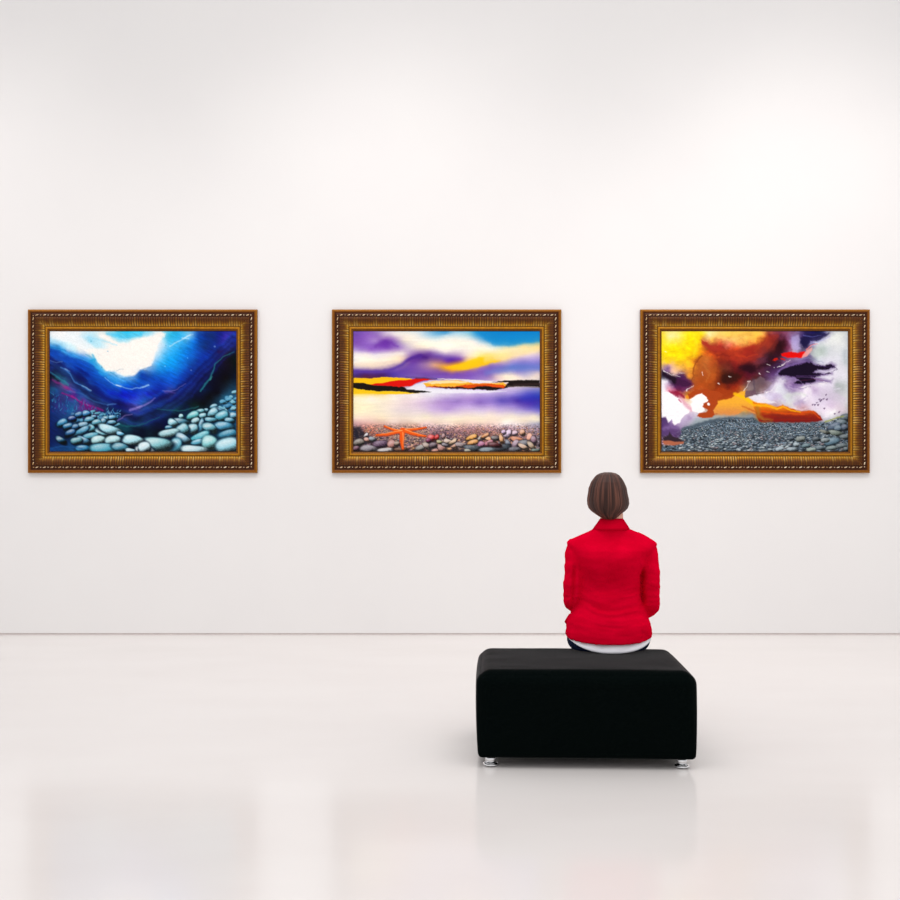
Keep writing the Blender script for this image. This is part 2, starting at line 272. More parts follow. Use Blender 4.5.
    c.poly('760,522 880,532 1000,528 1080,540 1180,518 1260,522 1390,540 1420,505 1440,488 1340,484 1290,484 1400,470 1560,464 1718,464 1718,528 1560,522 1440,528 1380,545 1300,560 1200,552 1000,545 860,540', '1a1210', soft=5, amp=7)
    c.stroke('1060,508 1130,498 1240,500', 10, 5, 'f0a028', soft=4, op=.9); c.stroke('1320,500 1390,492', 10, 8, 'f8b838', soft=3, op=.9)
    c.stroke('1240,512 1340,520 1390,520', 8, 6, 'e85818', soft=3, op=.9)
    c.stroke('1430,522 1580,522 1718,530', 8, 12, '786860', soft=5, op=.8); c.stroke('1480,505 1718,500', 10, 14, '3a2828', soft=5, op=.7)
    c.stroke('1560,458 1650,455 1718,460', 4, 5, 'e0d4c8', soft=3, op=.8)
    # pebble beach: tiny grains far off, larger stones near
    r = c.rng
    pal = ['b88078', 'c89078', 'd8a070', '806068', '987080', 'a89090', '584850', '706870', 'c07058', 'e0b090', '403840', '8a8088']
    band = smooth(LY+285, LY+330, PY)
    nz = fbm(PX/9, PY/6, 71, 2)
    c.im = np.clip(c.im*(1+(band*.5*nz)[..., None]*np.array([1, .95, .9])), 0, 1)
    for k in range(1500):
        t = r.rand()**.9; Y = LY+318+t*220
        s = 5+12*t*t
        X = r.uniform(40, 1718)
        c.stone(X, Y, s*r.uniform(.9, 1.7), s*r.uniform(.5, .85), r.uniform(-60, 60), pal[r.randint(12)], hi=.2, lo=.55, speck=0, soft=.5)
    c.poly('40,890 110,880 140,960 240,990 200,1040 40,1060', '26222c', soft=14, amp=16, op=.75)
    for k in range(260):
        x = r.uniform(230, 720); y = LY+r.uniform(315, 480)
        c.stone(x, y, r.uniform(5, 9), r.uniform(4, 6), r.uniform(-60, 60), ['b08878', '988078', 'c8a088', '786468', 'c09080'][r.randint(5)], hi=.2, lo=.5, speck=0, soft=.5)
    c.stones("""150,405,26,12,-45,d0ccd0 165,445,34,18,15,c89080 210,440,36,20,20,808890 85,470,52,32,-25,787068 280,485,74,32,-5,685068 390,490,40,46,-40,b88078 60,525,36,24,0,704858
180,525,78,30,10,908890 325,540,66,22,-5,c0bcbc 470,530,60,16,0,705040 430,480,26,20,0,a08878 640,520,46,25,-25,908c88 700,500,46,22,45,a89488 740,430,36,30,10,d84848 790,425,20,28,20,c83838
715,450,22,22,0,803858 755,495,36,25,-20,706068 835,520,30,52,-40,b08078 870,455,36,22,10,c0a090 815,465,26,16,20,a8a070 870,490,36,16,10,807880 775,545,32,18,0,c08878 850,415,16,26,10,a88080""", 0, LY, hi=.4, lo=.75, gap='2c2428')
    c.stones("""230,425,52,22,-20,e8a858 320,430,36,20,-20,c0b8b0 395,440,58,18,25,e8b080 445,430,42,18,10,706868 555,390,26,42,30,e0c8e0 520,375,18,22,-30,d0b0d0 500,440,18,42,-20,d8a070
640,440,62,20,10,d08868 620,385,26,22,0,d8b8c8 690,380,26,26,0,d8a080 750,430,24,46,10,e8a890 790,450,26,40,0,907080 20,460,42,20,10,c8b0a0 135,490,54,22,5,988888 65,500,46,20,45,d8a890 60,465,40,18,-40,d8b898
240,470,52,22,-15,e0a060 380,480,46,26,-30,b87080 315,490,36,26,-60,b07090 560,480,42,20,60,606878 620,490,26,48,30,a890a0 710,480,64,32,0,707078 250,520,84,26,10,485058 490,520,96,28,-10,404850
380,537,78,22,5,788890 195,545,32,16,10,a0a090 700,510,52,20,35,c8a890 770,500,20,52,-35,b09880 620,530,60,18,0,686870 810,540,40,16,0,607068 440,490,60,22,10,582c30 350,410,40,16,-30,d89868""", RX, LY, hi=.4, lo=.75, gap='2c2428')
    for t, w0, w1 in (('470,372 440,366 380,350 318,323', 26, 12), ('475,372 430,376 350,398 245,404', 28, 14), ('480,365 475,430 482,525', 46, 20), ('500,362 560,384 620,402 690,412', 34, 14), ('500,356 560,356 630,346 695,334', 22, 12)):
        c.stroke(t, w0+7, w1+6, '9a3018', soft=5, amp=3, oy=LY+4, op=.7)
    for t, w0, w1 in (('470,370 440,364 380,348 318,321', 24, 9), ('475,370 430,374 350,396 245,402', 26, 10), ('480,362 475,430 482,522', 44, 16), ('500,360 560,382 620,400 690,410', 32, 11), ('500,354 560,354 630,344 695,332', 20, 9)):
        c.stroke(t, w0*1.15, w1*1.15, 'ee5a18', soft=4, amp=3, oy=LY)
    for t in ('470,362 390,345 330,322', '478,362 400,374 280,396', '485,380 488,450 486,500', '505,352 560,374 670,404', '510,348 620,338'):
        c.stroke(t, 9, 4, 'fca058', soft=3, amp=2, oy=LY, op=.85)
    c.stroke('458,400 455,470', 8, 4, 'c83810', soft=3, amp=2, oy=LY, op=.7)
    c.grain(.025, 8, 8)
    return c.im

def painting_storm():
    c = Canvas(8)
    UL = """60,60,f8d840 130,70,f8eca0 200,80,f8e468 60,110,fce030 300,60,fcd808 400,60,f8d020 470,50,f4e8a8 550,60,f4c868 650,70,f4bc50 750,70,f4b850 850,60,f4b448 150,160,fcdc08
300,140,fcd800 380,120,f8cc10 500,110,f8c050 600,110,f0b060 700,120,f4c068 800,120,f4b850 870,100,f0b048 60,250,f8d810 200,250,fcd408 350,200,fccc08 100,310,f4c838 200,320,f0b830
300,320,f4b420 60,335,e8c060 270,370,f0a838 290,430,e89838 420,120,c86840 470,160,a03020 560,150,b83828 640,150,d87058 700,160,dc6838 530,190,882018 600,190,902818 430,210,d06018
480,220,d85818 560,240,b84018 650,220,c83c18 720,210,d84820 800,180,a82818 870,150,a82c18 870,210,901c18 400,270,c86820 450,290,c87030 380,330,b85c20 350,300,b85818 500,300,b04418
580,290,882818 650,290,701c18 750,290,a83020 830,280,982820 700,340,781818 620,340,783828 550,350,a04018 450,380,b05020 400,410,a84c20 350,420,a44c18 500,420,b85018 600,400,582010
680,440,3c100c 620,470,401008 730,410,601010 800,360,300818 860,350,280410 750,360,481018 850,400,501028 350,500,a84418 450,490,a84010 550,500,802c10 650,510,681c10 750,470,701c14
820,440,601820 350,560,b04010 500,560,a83c10 600,560,b04010 700,540,982c10 870,480,483038 830,530,887070 60,370,8868a0 100,350,b080a0 60,400,181020 110,430,201028 170,480,180818
250,450,582848 220,420,502850 130,390,d8b0a0 180,400,d8b0a0 220,520,501c50 280,500,481838 150,520,582858 100,500,b098b8 60,480,f0ecf4 70,540,e8d8e4 130,550,d88098 60,580,f4f0f4
200,570,902038 270,560,a06068 310,540,a05848"""
    UR = """20,60,fcc848 60,50,fcc050 20,110,f0a038 100,90,b04818 60,150,a83420 20,200,902820 150,150,803028 130,70,902c28 200,60,702838 250,80,602840 300,60,804060 240,130,300810
190,200,481418 240,180,300810 300,130,6c3050 320,180,7c3858 150,240,301014 50,250,783848 100,200,602830 350,90,9080b8 370,140,b0a0d0 400,60,806898 440,80,302058 430,130,181038 480,60,201848
520,90,282060 580,70,302c68 460,150,181028 600,50,182050 640,60,706898 540,120,9890c0 390,180,b8a8cc 350,200,b090a8 570,110,c8c8dc 650,90,c8c8d4 700,60,d8dcdc 780,60,e0e4e0 830,80,c8ccd0
750,120,e4e6e4 830,160,d0d4d8 650,130,dcdee0 600,160,c8d0d0 640,180,b8c4c4 700,180,ccd0d4 780,220,d8dce0 830,240,bcc4cc 600,210,b4c0bc 660,230,d0d4d8 560,240,d8dcdc 740,260,dcdce4
820,300,c4ccd0 560,280,c0c8d0 620,290,d0d0dc 780,320,d4d4dc 830,380,dcdce4 820,450,e0e0e8 750,450,dcd8e4 20,340,602830 60,320,502030 20,440,502020 60,480,382030 120,430,604068 180,420,5c3c70
100,520,603848 50,550,785050 20,570,504040 200,480,c0b0cc 150,540,b8a8c4 260,460,d8d4e0 300,500,a088b0 350,530,8868a0 250,530,dcdce8 200,560,e8e8ee 120,575,d0c8dc 440,540,d8c8e0 480,530,f8f4f8
600,500,f0ecf4 550,550,c0a8cc 700,520,dcd4e4 830,550,c8ccd0 650,560,d4c8dc 760,520,a8b0b0 300,300,886898 450,280,705890 400,290,806898 500,280,504070 350,330,4c3468 250,360,3c2450"""
    LL = """60,80,f8f4f6 150,120,f8f4f6 200,200,f4f0f4 60,250,382848 60,330,503070 120,270,9880b0 180,300,b098c0 250,230,c0b0cc 300,240,a890b8 200,350,887098 120,340,806090 300,290,b8b0c4
330,250,c0b8cc 400,260,a8b0b8 450,260,a0b0b0 350,290,98a4b0 60,400,504060 120,430,403048 190,440,402c38 100,470,b07058 200,475,a86850 60,460,806070 60,510,485868 350,60,fdf6f4 330,130,fdf6f4
280,30,c07818 300,10,a84810 450,30,b04418 500,100,b04418 600,20,a83c10 700,20,a03410 600,120,f0a038 700,120,f0a838 600,190,e09050 700,200,c89868 560,220,c0a078 700,235,908878 850,225,808488
760,60,f8b828 820,130,f0a020 870,180,c86020 870,60,d8d0dc 700,300,586878 500,300,586878 400,350,586878 300,400,586878 850,300,586878 850,500,586878 300,500,586878"""
    LR = """50,30,e8e4ec 20,60,e4e0e8 100,50,dcd4e4 200,50,c8b8d8 150,100,d0c4dc 300,50,d0d4d4 280,110,d4d4d8 400,60,d8d0dc 450,50,f4f0f4 420,110,b8a4c8 360,150,e0d4d4 500,130,e4d4e4 550,170,e0d4e4
600,60,d4c8dc 700,60,ccc0d4 700,130,d8c4dc 800,100,d4ccd8 830,60,d4d4d8 830,150,ccc8cc 700,200,f4f0f4 640,240,e8e0ec 780,190,d8c8d4 830,200,c0b8c0 50,250,906830 200,250,802818 400,250,a02c10
200,320,586878 400,320,586878 700,340,586878 800,400,586878 300,500,586878 700,500,586878 150,20,e0d8e8"""
    c.field([(0, 0, UL), (RX, 0, UR), (0, LY, LL), (RX, LY, LR)], amp=26, scale=48)
    g = fbm(PX/40, PY/30, 61, 5)
    c.im = np.clip(c.im*(1+(.2*g*smooth(780, 700, PY)*smooth(.95, .45, c.im.mean(2)))[..., None]), 0, 1)
    P = lambda t, col, **k: c.poly(t, col, **k)
    # ink bodies
    P('440,140 520,190 640,205 760,180 880,145 980,110 1020,60 1100,50 1080,140 960,260 800,300 640,270 480,210', '9c2c1c', soft=14, amp=22, op=.55)
    P('402,252 352,308 326,380 330,455 300,485 330,545 420,570 520,545 540,300 470,225', 'ae5a20', soft=14, amp=18, op=.35)
    P('395,105 440,125 470,145 560,165 610,185 640,205 520,200 460,180 400,140', 'a83020', soft=7, amp=10, op=.85)
    c.stroke('400,250 380,265 345,310 325,370 325,440 315,470', 14, 8, '8a3c10', soft=7, amp=8, op=.8)
    P('540,290 600,275 650,300 660,350 600,360 560,330', '6a1c12', soft=20, amp=20, op=.5)
    P('585,420 650,400 720,405 760,430 720,480 640,500 590,490 570,450', '30100a', soft=16, amp=16, op=.75)
    P('720,350 800,330 890,345 960,310 1050,250 1080,130 1120,120 1130,200 1040,330 930,360 860,400 780,385', '240612', soft=18, amp=18, op=.6)
    P('45,375 100,420 160,440 250,470 300,490 310,510 250,530 180,510 120,470 50,415', '1c0a1c', soft=9, amp=14, op=.85)
    P('180,440 240,440 310,465 330,500 280,560 220,570 160,540', '541e50', soft=12, amp=14, op=.6)
    P('1075,400 1140,352 1250,312 1370,298 1440,326 1510,335 1570,308 1612,330 1600,358 1530,380 1460,372 1430,392 1520,402 1585,394 1575,415 1480,422 1430,440 1510,450 1570,470 1583,452 1565,490 1480,482 1380,500 1300,520 1230,505 1270,460 1200,437 1110,432', '5a3c78', soft=22, amp=10, op=.7)
    P('1085,400 1150,355 1250,330 1370,305 1440,335 1510,340 1560,318 1600,335 1590,352 1530,370 1460,366 1420,385 1400,400 1500,410 1560,398 1560,410 1480,418 1420,440 1380,435 1430,460 1420,485 1330,500 1260,500 1240,490 1280,455 1200,428 1110,425', '150820', soft=8, amp=14, scale=18)
    c.stroke('1420,385 1540,380 1580,350', 6, 3, 'a898c0', soft=4, amp=6, op=.7); c.stroke('1240,445 1350,440 1480,450', 6, 3, '7a5890', soft=4, amp=6, op=.6)
    c.stroke('1300,470 1420,455 1500,470', 4, 3, '8a3050', soft=4, op=.5); c.stroke('1260,430 1420,425 1540,415', 10, 4, '6a4888', soft=5, amp=8, op=.6)
    P('1290,90 1340,60 1400,45 1560,40 1500,80 1450,120 1380,110 1350,180 1320,170 1290,130', '1a1440', soft=10, amp=14, op=.8)
    P('1215,80 1270,60 1290,100 1280,160 1300,180 1260,200 1210,180', 'b0a0d0', soft=12, amp=10, op=.7)
    c.stroke('1320,60 1400,75 1480,60', 8, 4, '6a70b8', soft=5, amp=8, op=.6); c.stroke('1440,120 1500,100 1560,70', 14, 5, 'a8a8d8', soft=6, amp=8, op=.7)
    P('1110,225 1160,215 1210,210 1260,218 1330,205 1345,235 1300,268 1240,262 1180,265 1130,250', 'e00a08', soft=5, amp=8)
    P('1035,290 1060,270 1085,265 1090,280 1065,295', 'c81808', soft=5, amp=6, op=.9); c.stroke('1120,272 1150,285', 14, 8, 'd01008', soft=4)
    P('1320,225 1360,190 1400,170 1390,215 1340,255 1300,268', 'f0a8a0', soft=6, amp=8, op=.85)
    c.stroke('1345,190 1390,150 1440,135 1450,140', 12, 4, 'e88088', soft=4, amp=5, op=.9); c.stroke('1330,180 1380,150 1420,132', 6, 3, '4a3060', soft=4, op=.7)
    P('1380,230 1400,190 1460,180 1520,200 1480,240 1420,260', 'b4c2bc', soft=12, amp=10, op=.6)
    c.stroke('1300,275 1370,262 1440,290 1500,305', 8, 5, '8a90b0', soft=5, amp=8, op=.6)
    for t, w in (('1085,350 1130,325 1175,300 1200,290', 9), ('993,325 1020,335', 8), ('995,392 1012,393', 9), ('918,405 930,408', 10), ('645,428 668,438', 10), ('548,492 562,505', 14), ('400,395 412,430', 10), ('1053,352 1060,357', 7),
                 ('815,480 845,470 800,530', 8), ('780,560 805,530', 12), ('60,380 110,410 150,425', 9), ('170,430 210,435', 7), ('260,565 290,540 330,515', 9), ('200,400 250,400', 7), ('75,205 85,208', 10),
                 ('1300,530 1370,528', 12), ('1460,495 1480,500 1530,490', 6), ('1500,478 1545,490', 5), ('980,585 1040,555', 8)):
        c.stroke(t, w*.8, w*.35, 'fbf4f0', soft=3.5, amp=12, scale=26, op=.85)
    P('800,560 830,490 870,470 935,430 990,470 1040,500 1000,540 920,580 870,600 815,615 795,600', '887478', soft=9, amp=10, op=.55)
    c.stroke('870,460 880,540 850,590', 16, 10, '48384c', soft=9, amp=10, op=.5); c.stroke('800,615 880,595 960,580', 8, 5, '401828', soft=4, amp=4, op=.7)
    for t, w, col, op in (('1075,420 1120,360 1230,322 1330,300', 16, '8a70ac', .6), ('1130,455 1230,450 1300,480', 14, '9a84b8', .6), ('1440,330 1520,345 1600,345 1625,370 1590,385', 8, '382050', .8), ('1200,520 1290,540 1380,525', 14, '7a6098', .55), ('1240,540 1200,580 1250,600', 16, 'b0a0c4', .5), ('1010,270 1050,300 1120,310', 14, '3a0c18', .6), ('960,250 1040,180 1090,90', 30, '4a1820', .5), ('1000,60 960,150 880,200', 16, 'b04020', .4), ('700,240 800,260 900,230', 14, 'c8401c', .5), ('420,330 470,400 440,480', 18, 'c07030', .45), ('540,240 600,230 660,250', 18, '701810', .5), ('330,60 360,150 330,260', 30, 'fbdc30', .4), ('560,80 680,100 800,75', 22, 'f8cc70', .45)):
        c.stroke(t, w, w*.5, col, soft=w*.5, amp=14, scale=28, op=op)
    # white paper left, pink bleed, drip
    P('45,575 100,570 200,608 225,655 300,735 285,760 235,795 200,850 150,873 130,820 100,858 80,810 40,800', 'faf6f8', soft=5, amp=10)
    P('100,560 170,565 240,600 250,635 200,620 140,600', '8c1434', soft=8, amp=12, op=.8)
    c.stroke('205,620 250,680 310,730', 26, 40, 'e0a0b4', soft=14, amp=12, op=.75); c.stroke('195,640 215,665', 12, 8, 'b84060', soft=6, op=.7)
    P('290,635 400,582 450,615 455,660 410,705 430,745 380,765 320,745 305,690 320,660', 'fdf7f5', soft=5, amp=9)
    P('520,690 560,640 640,640 760,568 792,560 800,618 900,673 1000,680 1000,770 870,768 800,732 700,790 520,780 505,745', 'f4ac30', soft=7, amp=6, col2='d88848', grad=(650, 790))
    P('560,555 700,555 740,575 660,630 560,650 530,640', 'a03810', soft=8, amp=10, op=.85)
    c.stroke('450,765 500,775 540,770', 20, 10, 'b85028', soft=6, op=.6); c.stroke('462,681 464,683', 24, 24, 'fdf7f5', soft=4, amp=2)
    c.stroke('270,620 300,625', 30, 20, 'e89020', soft=6, amp=5, op=.9)
    c.stroke('700,590 790,625 870,680 1010,700 1070,712', 26, 16, 'fcbe10', soft=9, amp=6, op=.9, mid=34)
    c.stroke('770,700 850,735 910,765', 10, 16, 'b85018', soft=10, amp=8, op=.7)
    P('800,560 890,560 900,600 860,605 800,625 790,610', '6a4c58', soft=6, amp=8, op=.8)
    P('820,620 890,600 1000,640 1080,670 1010,675 900,665', 'e8e2ea', soft=7, amp=8, op=.9)
    # cloud wisps to the right
    for t, w, col in (('1010,590 1100,600 1150,660', 30, 'cdbfdc'), ('1180,600 1260,590 1330,600', 34, 'd2d8d2'), ('1240,680 1300,660 1350,610', 26, 'bca8cc'), ('1300,600 1350,620 1330,650', 14, 'faf6fa'), ('1500,600 1600,590 1690,640', 40, 'cfc4d6'),
                      ('1240,720 1300,735 1340,725', 12, 'faf4f4'), ('1450,690 1500,740', 30, 'e6d8e8'), ('1580,760 1600,740', 34, 'fbf8fb'), ('1540,790 1510,800', 20, 'f2ecf4'), ('1480,520 1560,510 1640,540', 20, 'e4dcec'), ('1150,500 1180,540 1240,560', 18, '8a70a4'), ('1690,200 1690,320', 14, 'b0b8c0'), ('1600,530 1660,520', 10, '98a0a0'), ('1080,500 1030,560', 24, 'e8e4ee')):
        c.stroke(t, w, w*.6, col, soft=12, amp=14, op=.6)
    for (x, y) in ((1400, 688), (1440, 670), (1470, 655), (1500, 635), (1460, 640), (1450, 690), (1520, 600), (1480, 645), (1505, 720), (1420, 690), (1530, 640), (1600, 770), (1640, 755)):
        c.stroke('%d,%d %d,%d' % (x, y, x+8, y-6), 14, 6, '4a3058', soft=4, amp=6, scale=12, op=.75)
    # burning ridge
    P('860,660 935,678 1015,690 1075,708 1133,688 1200,720 1275,744 1410,738 1455,770 1495,826 1430,845 1270,845 1070,842 920,842 890,770', 'e4740e', soft=6, amp=8, col2='8a1c12', grad=(700, 812))
    c.stroke('873,690 1000,700 1080,725 1140,705 1210,740 1290,755', 24, 8, 'fcb414', soft=8, amp=6, op=.9)
    c.stroke('900,740 1050,760 1200,770 1330,775', 16, 10, 'e05010', soft=8, amp=8, op=.8); c.stroke('1060,810 1250,800 1450,820', 16, 8, '7a1c18', soft=9, amp=6, op=.7)
    c.stroke('1300,760 1400,750 1470,810', 12, 10, 'e04c18', soft=7, amp=5, op=.8); c.stroke('905,720 915,790 960,822 1030,832', 40, 20, 'a87424', soft=20, amp=10, op=.75); c.stroke('1040,770 1150,800 1350,815', 26, 16, '7a2018', soft=14, amp=10, op=.6)
    c.stroke('940,830 1100,838 1480,832', 8, 6, '501020', soft=5, op=.6)
    # mist between colour and stones, then the stony ground
    P('330,840 420,800 520,778 700,788 860,790 880,800 700,820 500,840 350,880 260,900', '98a4a8', soft=26, amp=12, op=.75)
    P('220,900 340,860 480,822 640,798 880,806 920,848 1200,848 1500,842 1570,850 1640,800 1720,765 1720,1110 40,1110 40,1062 180,1040', '4c5a66', soft=12, amp=10)
    r = c.rng
    pal = ['3c4854', '586878', '788894', '98a8b0', '28323c', 'b8c4c8', '485864', '687880', '887c80']
    gm = smooth(798, 830, PY)*smooth(0, 28, PY-795-np.maximum(0, 640-PX)*.26)*np.where((PX > 880) & (PX < 1560), smooth(838, 862, PY), 1)
    near = smooth(850, 1100, PY)
    nz = fbm(PX/(7+0*PX), PY/5, 81, 2)*(1-near) + fbm(PX/16, PY/10, 85, 2)*near
    c.im = np.clip(c.im*(1+(gm*1.15*nz)[..., None]) + (gm*.10*np.maximum(nz, 0))[..., None], 0, 1)
    for k in range(2400):
        t = r.rand(); Y = 815+t*295; X = r.uniform(180, 1720)
        if Y < 815+max(0, 640-X)*.26: continue
        if 880 < X < 1560 and Y < 855: continue
        s = 5+10*t*t
        c.stone(X, Y, s*r.uniform(.9, 1.7), s*r.uniform(.45, .7), r.uniform(-30, 30), pal[r.randint(9)], hi=.3, lo=.7, speck=0, soft=.45)
    c.stones("""820,250,42,36,0,505c64 790,290,54,26,5,607078 720,330,64,36,-20,506074 760,345,40,30,20,607484 820,335,36,34,0,485464 740,385,78,22,12,707c74 640,375,50,16,20,686c64
700,470,74,42,-10,587484 820,420,44,24,15,586468 640,450,40,24,0,788488 560,440,40,22,0,485258 420,440,46,26,-10,78807c 380,490,30,20,25,98a8b0 470,500,40,22,0,607880 600,520,46,24,10,586870
700,520,50,20,-5,788888 340,530,44,18,0,98a8b0 230,530,42,20,-10,a0b0b8 520,535,44,18,0,90a098 790,500,50,22,0,606c70 830,530,30,20,0,505c60 330,435,36,18,0,485460 100,545,40,14,0,607078""", RX, LY, hi=.35, lo=.72)
    P('345,560 450,545 560,575 600,600 540,640 545,680 505,738 522,778 490,802 400,808 360,788 378,764 440,756 455,735 408,708 420,678 458,652 452,618 402,583 350,600 290,640 275,590', 'ac4216', soft=5, amp=7)
    c.stroke('462,681 464,683', 24, 24, 'fdf7f5', soft=4, amp=2)
    c.stroke('1515,842 1560,828 1620,806 1680,790', 12, 10, '98a04c', soft=6, amp=6, op=.8)
    P('40,800 75,800 90,840 120,870 180,880 220,930 200,990 120,960 40,960', '5a3c72', soft=16, amp=14, op=.75)
    c.stroke('60,900 120,880 180,900', 30, 20, '8a6ca4', soft=16, amp=14, op=.6)
    P('50,985 100,968 110,930 125,965 160,980 215,1000 240,1020 180,1030 60,1020', '32242e', soft=8, amp=8)
    P('45,1015 100,1010 160,1022 240,1020 235,1040 150,1055 60,1045', 'b06448', soft=7, amp=6)
    c.grain(.04, 9, 9)
    return c.im

# ------------------------------------------------------------------ scene
import bpy, math
from mathutils import Vector, Matrix
SC = bpy.context.scene
COL = SC.collection
F, CAMZ, HOR = 1100.0, 1.35, 472.7      # focal length in px, eye height, horizon row
WALL_Y = 9.17

def lin(h):
    c = hexc(h)
    return tuple(np.where(c <= .04045, c/12.92, ((c+.055)/1.055)**2.4))

def lin_arr(c):
    return np.where(c <= .04045, c/12.92, ((c+.055)/1.055)**2.4)

def at(px, py, y):
    """point of the world seen at photo position (px, py) and distance y"""
    return ((px-450)*y/F, y, CAMZ-(py-HOR)*y/F)

# ---------------------------------------------------------------- materials
def mat(name, color=(.8, .8, .8), rough=.5, metal=0.0, spec=.5, sheen=0.0, sheen_rough=.4, sheen_tint=(1, 1, 1)):
    m = bpy.data.materials.new(name); m.use_nodes = True
    b = m.node_tree.nodes['Principled BSDF']
    b.inputs['Base Color'].default_value = (*color, 1)
    b.inputs['Roughness'].default_value = rough
    b.inputs['Metallic'].default_value = metal
    b.inputs['Specular IOR Level'].default_value = spec
    b.inputs['Sheen Weight'].default_value = sheen
    b.inputs['Sheen Roughness'].default_value = sheen_rough
    b.inputs['Sheen Tint'].default_value = (*sheen_tint, 1)
    return m, m.node_tree, b

def noise_color(nt, b, c1, c2, scale, detail=3, stretch=(1, 1, 1), lo=.35, hi=.65, coord='Object'):
    tc = nt.nodes.new('ShaderNodeTexCoord'); mp = nt.nodes.new('ShaderNodeMapping'); n = nt.nodes.new('ShaderNodeTexNoise')
    mp.inputs['Scale'].default_value = stretch; n.inputs['Scale'].default_value = scale; n.inputs['Detail'].default_value = detail
    r = nt.nodes.new('ShaderNodeValToRGB')
    r.color_ramp.elements[0].position = lo; r.color_ramp.elements[0].color = (*c1, 1)
    r.color_ramp.elements[1].position = hi; r.color_ramp.elements[1].color = (*c2, 1)
    nt.links.new(tc.outputs[coord], mp.inputs[0]); nt.links.new(mp.outputs[0], n.inputs['Vector'])
    nt.links.new(n.outputs['Fac'], r.inputs[0]); nt.links.new(r.outputs[0], b.inputs['Base Color'])
    return n, mp, r

def bump(nt, b, src, strength, dist=.002):
    bp = nt.nodes.new('ShaderNodeBump'); bp.inputs['Strength'].default_value = strength; bp.inputs['Distance'].default_value = dist
    nt.links.new(src, bp.inputs['Height']); nt.links.new(bp.outputs[0], b.inputs['Normal'])
    return bp

def noise_tex(nt, scale, detail=2, stretch=(1, 1, 1)):
    tc = nt.nodes.new('ShaderNodeTexCoord'); mp = nt.nodes.new('ShaderNodeMapping'); n = nt.nodes.new('ShaderNodeTexNoise')
    mp.inputs['Scale'].default_value = stretch; n.inputs['Scale'].default_value = scale; n.inputs['Detail'].default_value = detail
    nt.links.new(tc.outputs['Object'], mp.inputs[0]); nt.links.new(mp.outputs[0], n.inputs['Vector'])
    return n

M = {}
m, nt, b = mat('wall_paint', (.83, .81, .80), .85, spec=.1)
noise_color(nt, b, (.826, .806, .797), (.836, .817, .806), 1.3, 4); M['wall'] = m
m, nt, b = mat('polished_floor', (.8, .76, .735), .15, spec=.28)
noise_color(nt, b, (.755, .712, .692), (.775, .735, .715), .9, 5, (1, 2.2, 1))
n = noise_tex(nt, 2.2, 2, (1, .6, 1)); bump(nt, b, n.outputs['Fac'], .05, .01); M['floor'] = m
m, nt, b = mat('gap_shadow_paint', (.52, .47, .45), .9, spec=.05)
noise_color(nt, b, (.66, .60, .58), (.70, .64, .62), 8); M['gap'] = m

# gilded frame: patina tone per profile zone lives in a point colour, noise wears it
m, nt, b = mat('antique_gilding', (.4, .22, .06), .42, metal=.35, spec=.4)
a = nt.nodes.new('ShaderNodeAttribute'); a.attribute_name = 'tone'
n = noise_tex(nt, 60, 4); mx = nt.nodes.new('ShaderNodeMix'); mx.data_type = 'RGBA'; mx.blend_type = 'MULTIPLY'
mx.inputs[0].default_value = .6
nt.links.new(a.outputs['Color'], mx.inputs[6]); nt.links.new(n.outputs['Fac'], mx.inputs[7])
hs = nt.nodes.new('ShaderNodeHueSaturation'); hs.inputs['Value'].default_value = 1.12; hs.inputs['Saturation'].default_value = 1.12
nt.links.new(mx.outputs[2], hs.inputs['Color']); nt.links.new(hs.outputs[0], b.inputs['Base Color']); b.inputs['Specular IOR Level'].default_value = .3; M['gilt'] = m
m, nt, b = mat('bright_gilding', lin('e8cfa0'), .3, metal=.3, spec=.6)
noise_color(nt, b, lin('c89858'), lin('fff0d0'), 60, 3); M['bead'] = m
m, nt, b = mat('oil_paint', rough=.65, spec=.06)
a = nt.nodes.new('ShaderNodeAttribute'); a.attribute_name = 'paint'
nt.links.new(a.outputs['Color'], b.inputs['Base Color'])
n = noise_tex(nt, 90, 3, (1, 1, 1.6)); bump(nt, b, n.outputs['Fac'], .12, .002); M['paint'] = m
m, nt, b = mat('bare_wood', lin('8a6a48'), .8, spec=.1)
noise_color(nt, b, lin('7a5a3a'), lin('9a7a55'), 14, 4, (1, 1, 8)); M['wood'] = m

m, nt, b = mat('black_upholstery', (.002, .004, .004), .95, spec=.0, sheen=.22, sheen_rough=.26, sheen_tint=(1, .93, .95))
noise_color(nt, b, (.0008, .0022, .0020), (.003, .0048, .0046), 260, 2)
n = noise_tex(nt, 420, 2); bump(nt, b, n.outputs['Fac'], .35, .002); M['cloth'] = m
m, nt, b = mat('chrome', (.82, .82, .83), .12, metal=1.0)
noise_color(nt, b, (.78, .78, .79), (.86, .86, .87), 30); M['chrome'] = m
m, nt, b = mat('black_rubber', (.015, .014, .014), .7, spec=.2)
noise_color(nt, b, (.012, .011, .011), (.02, .018, .018), 50); M['rubber'] = m

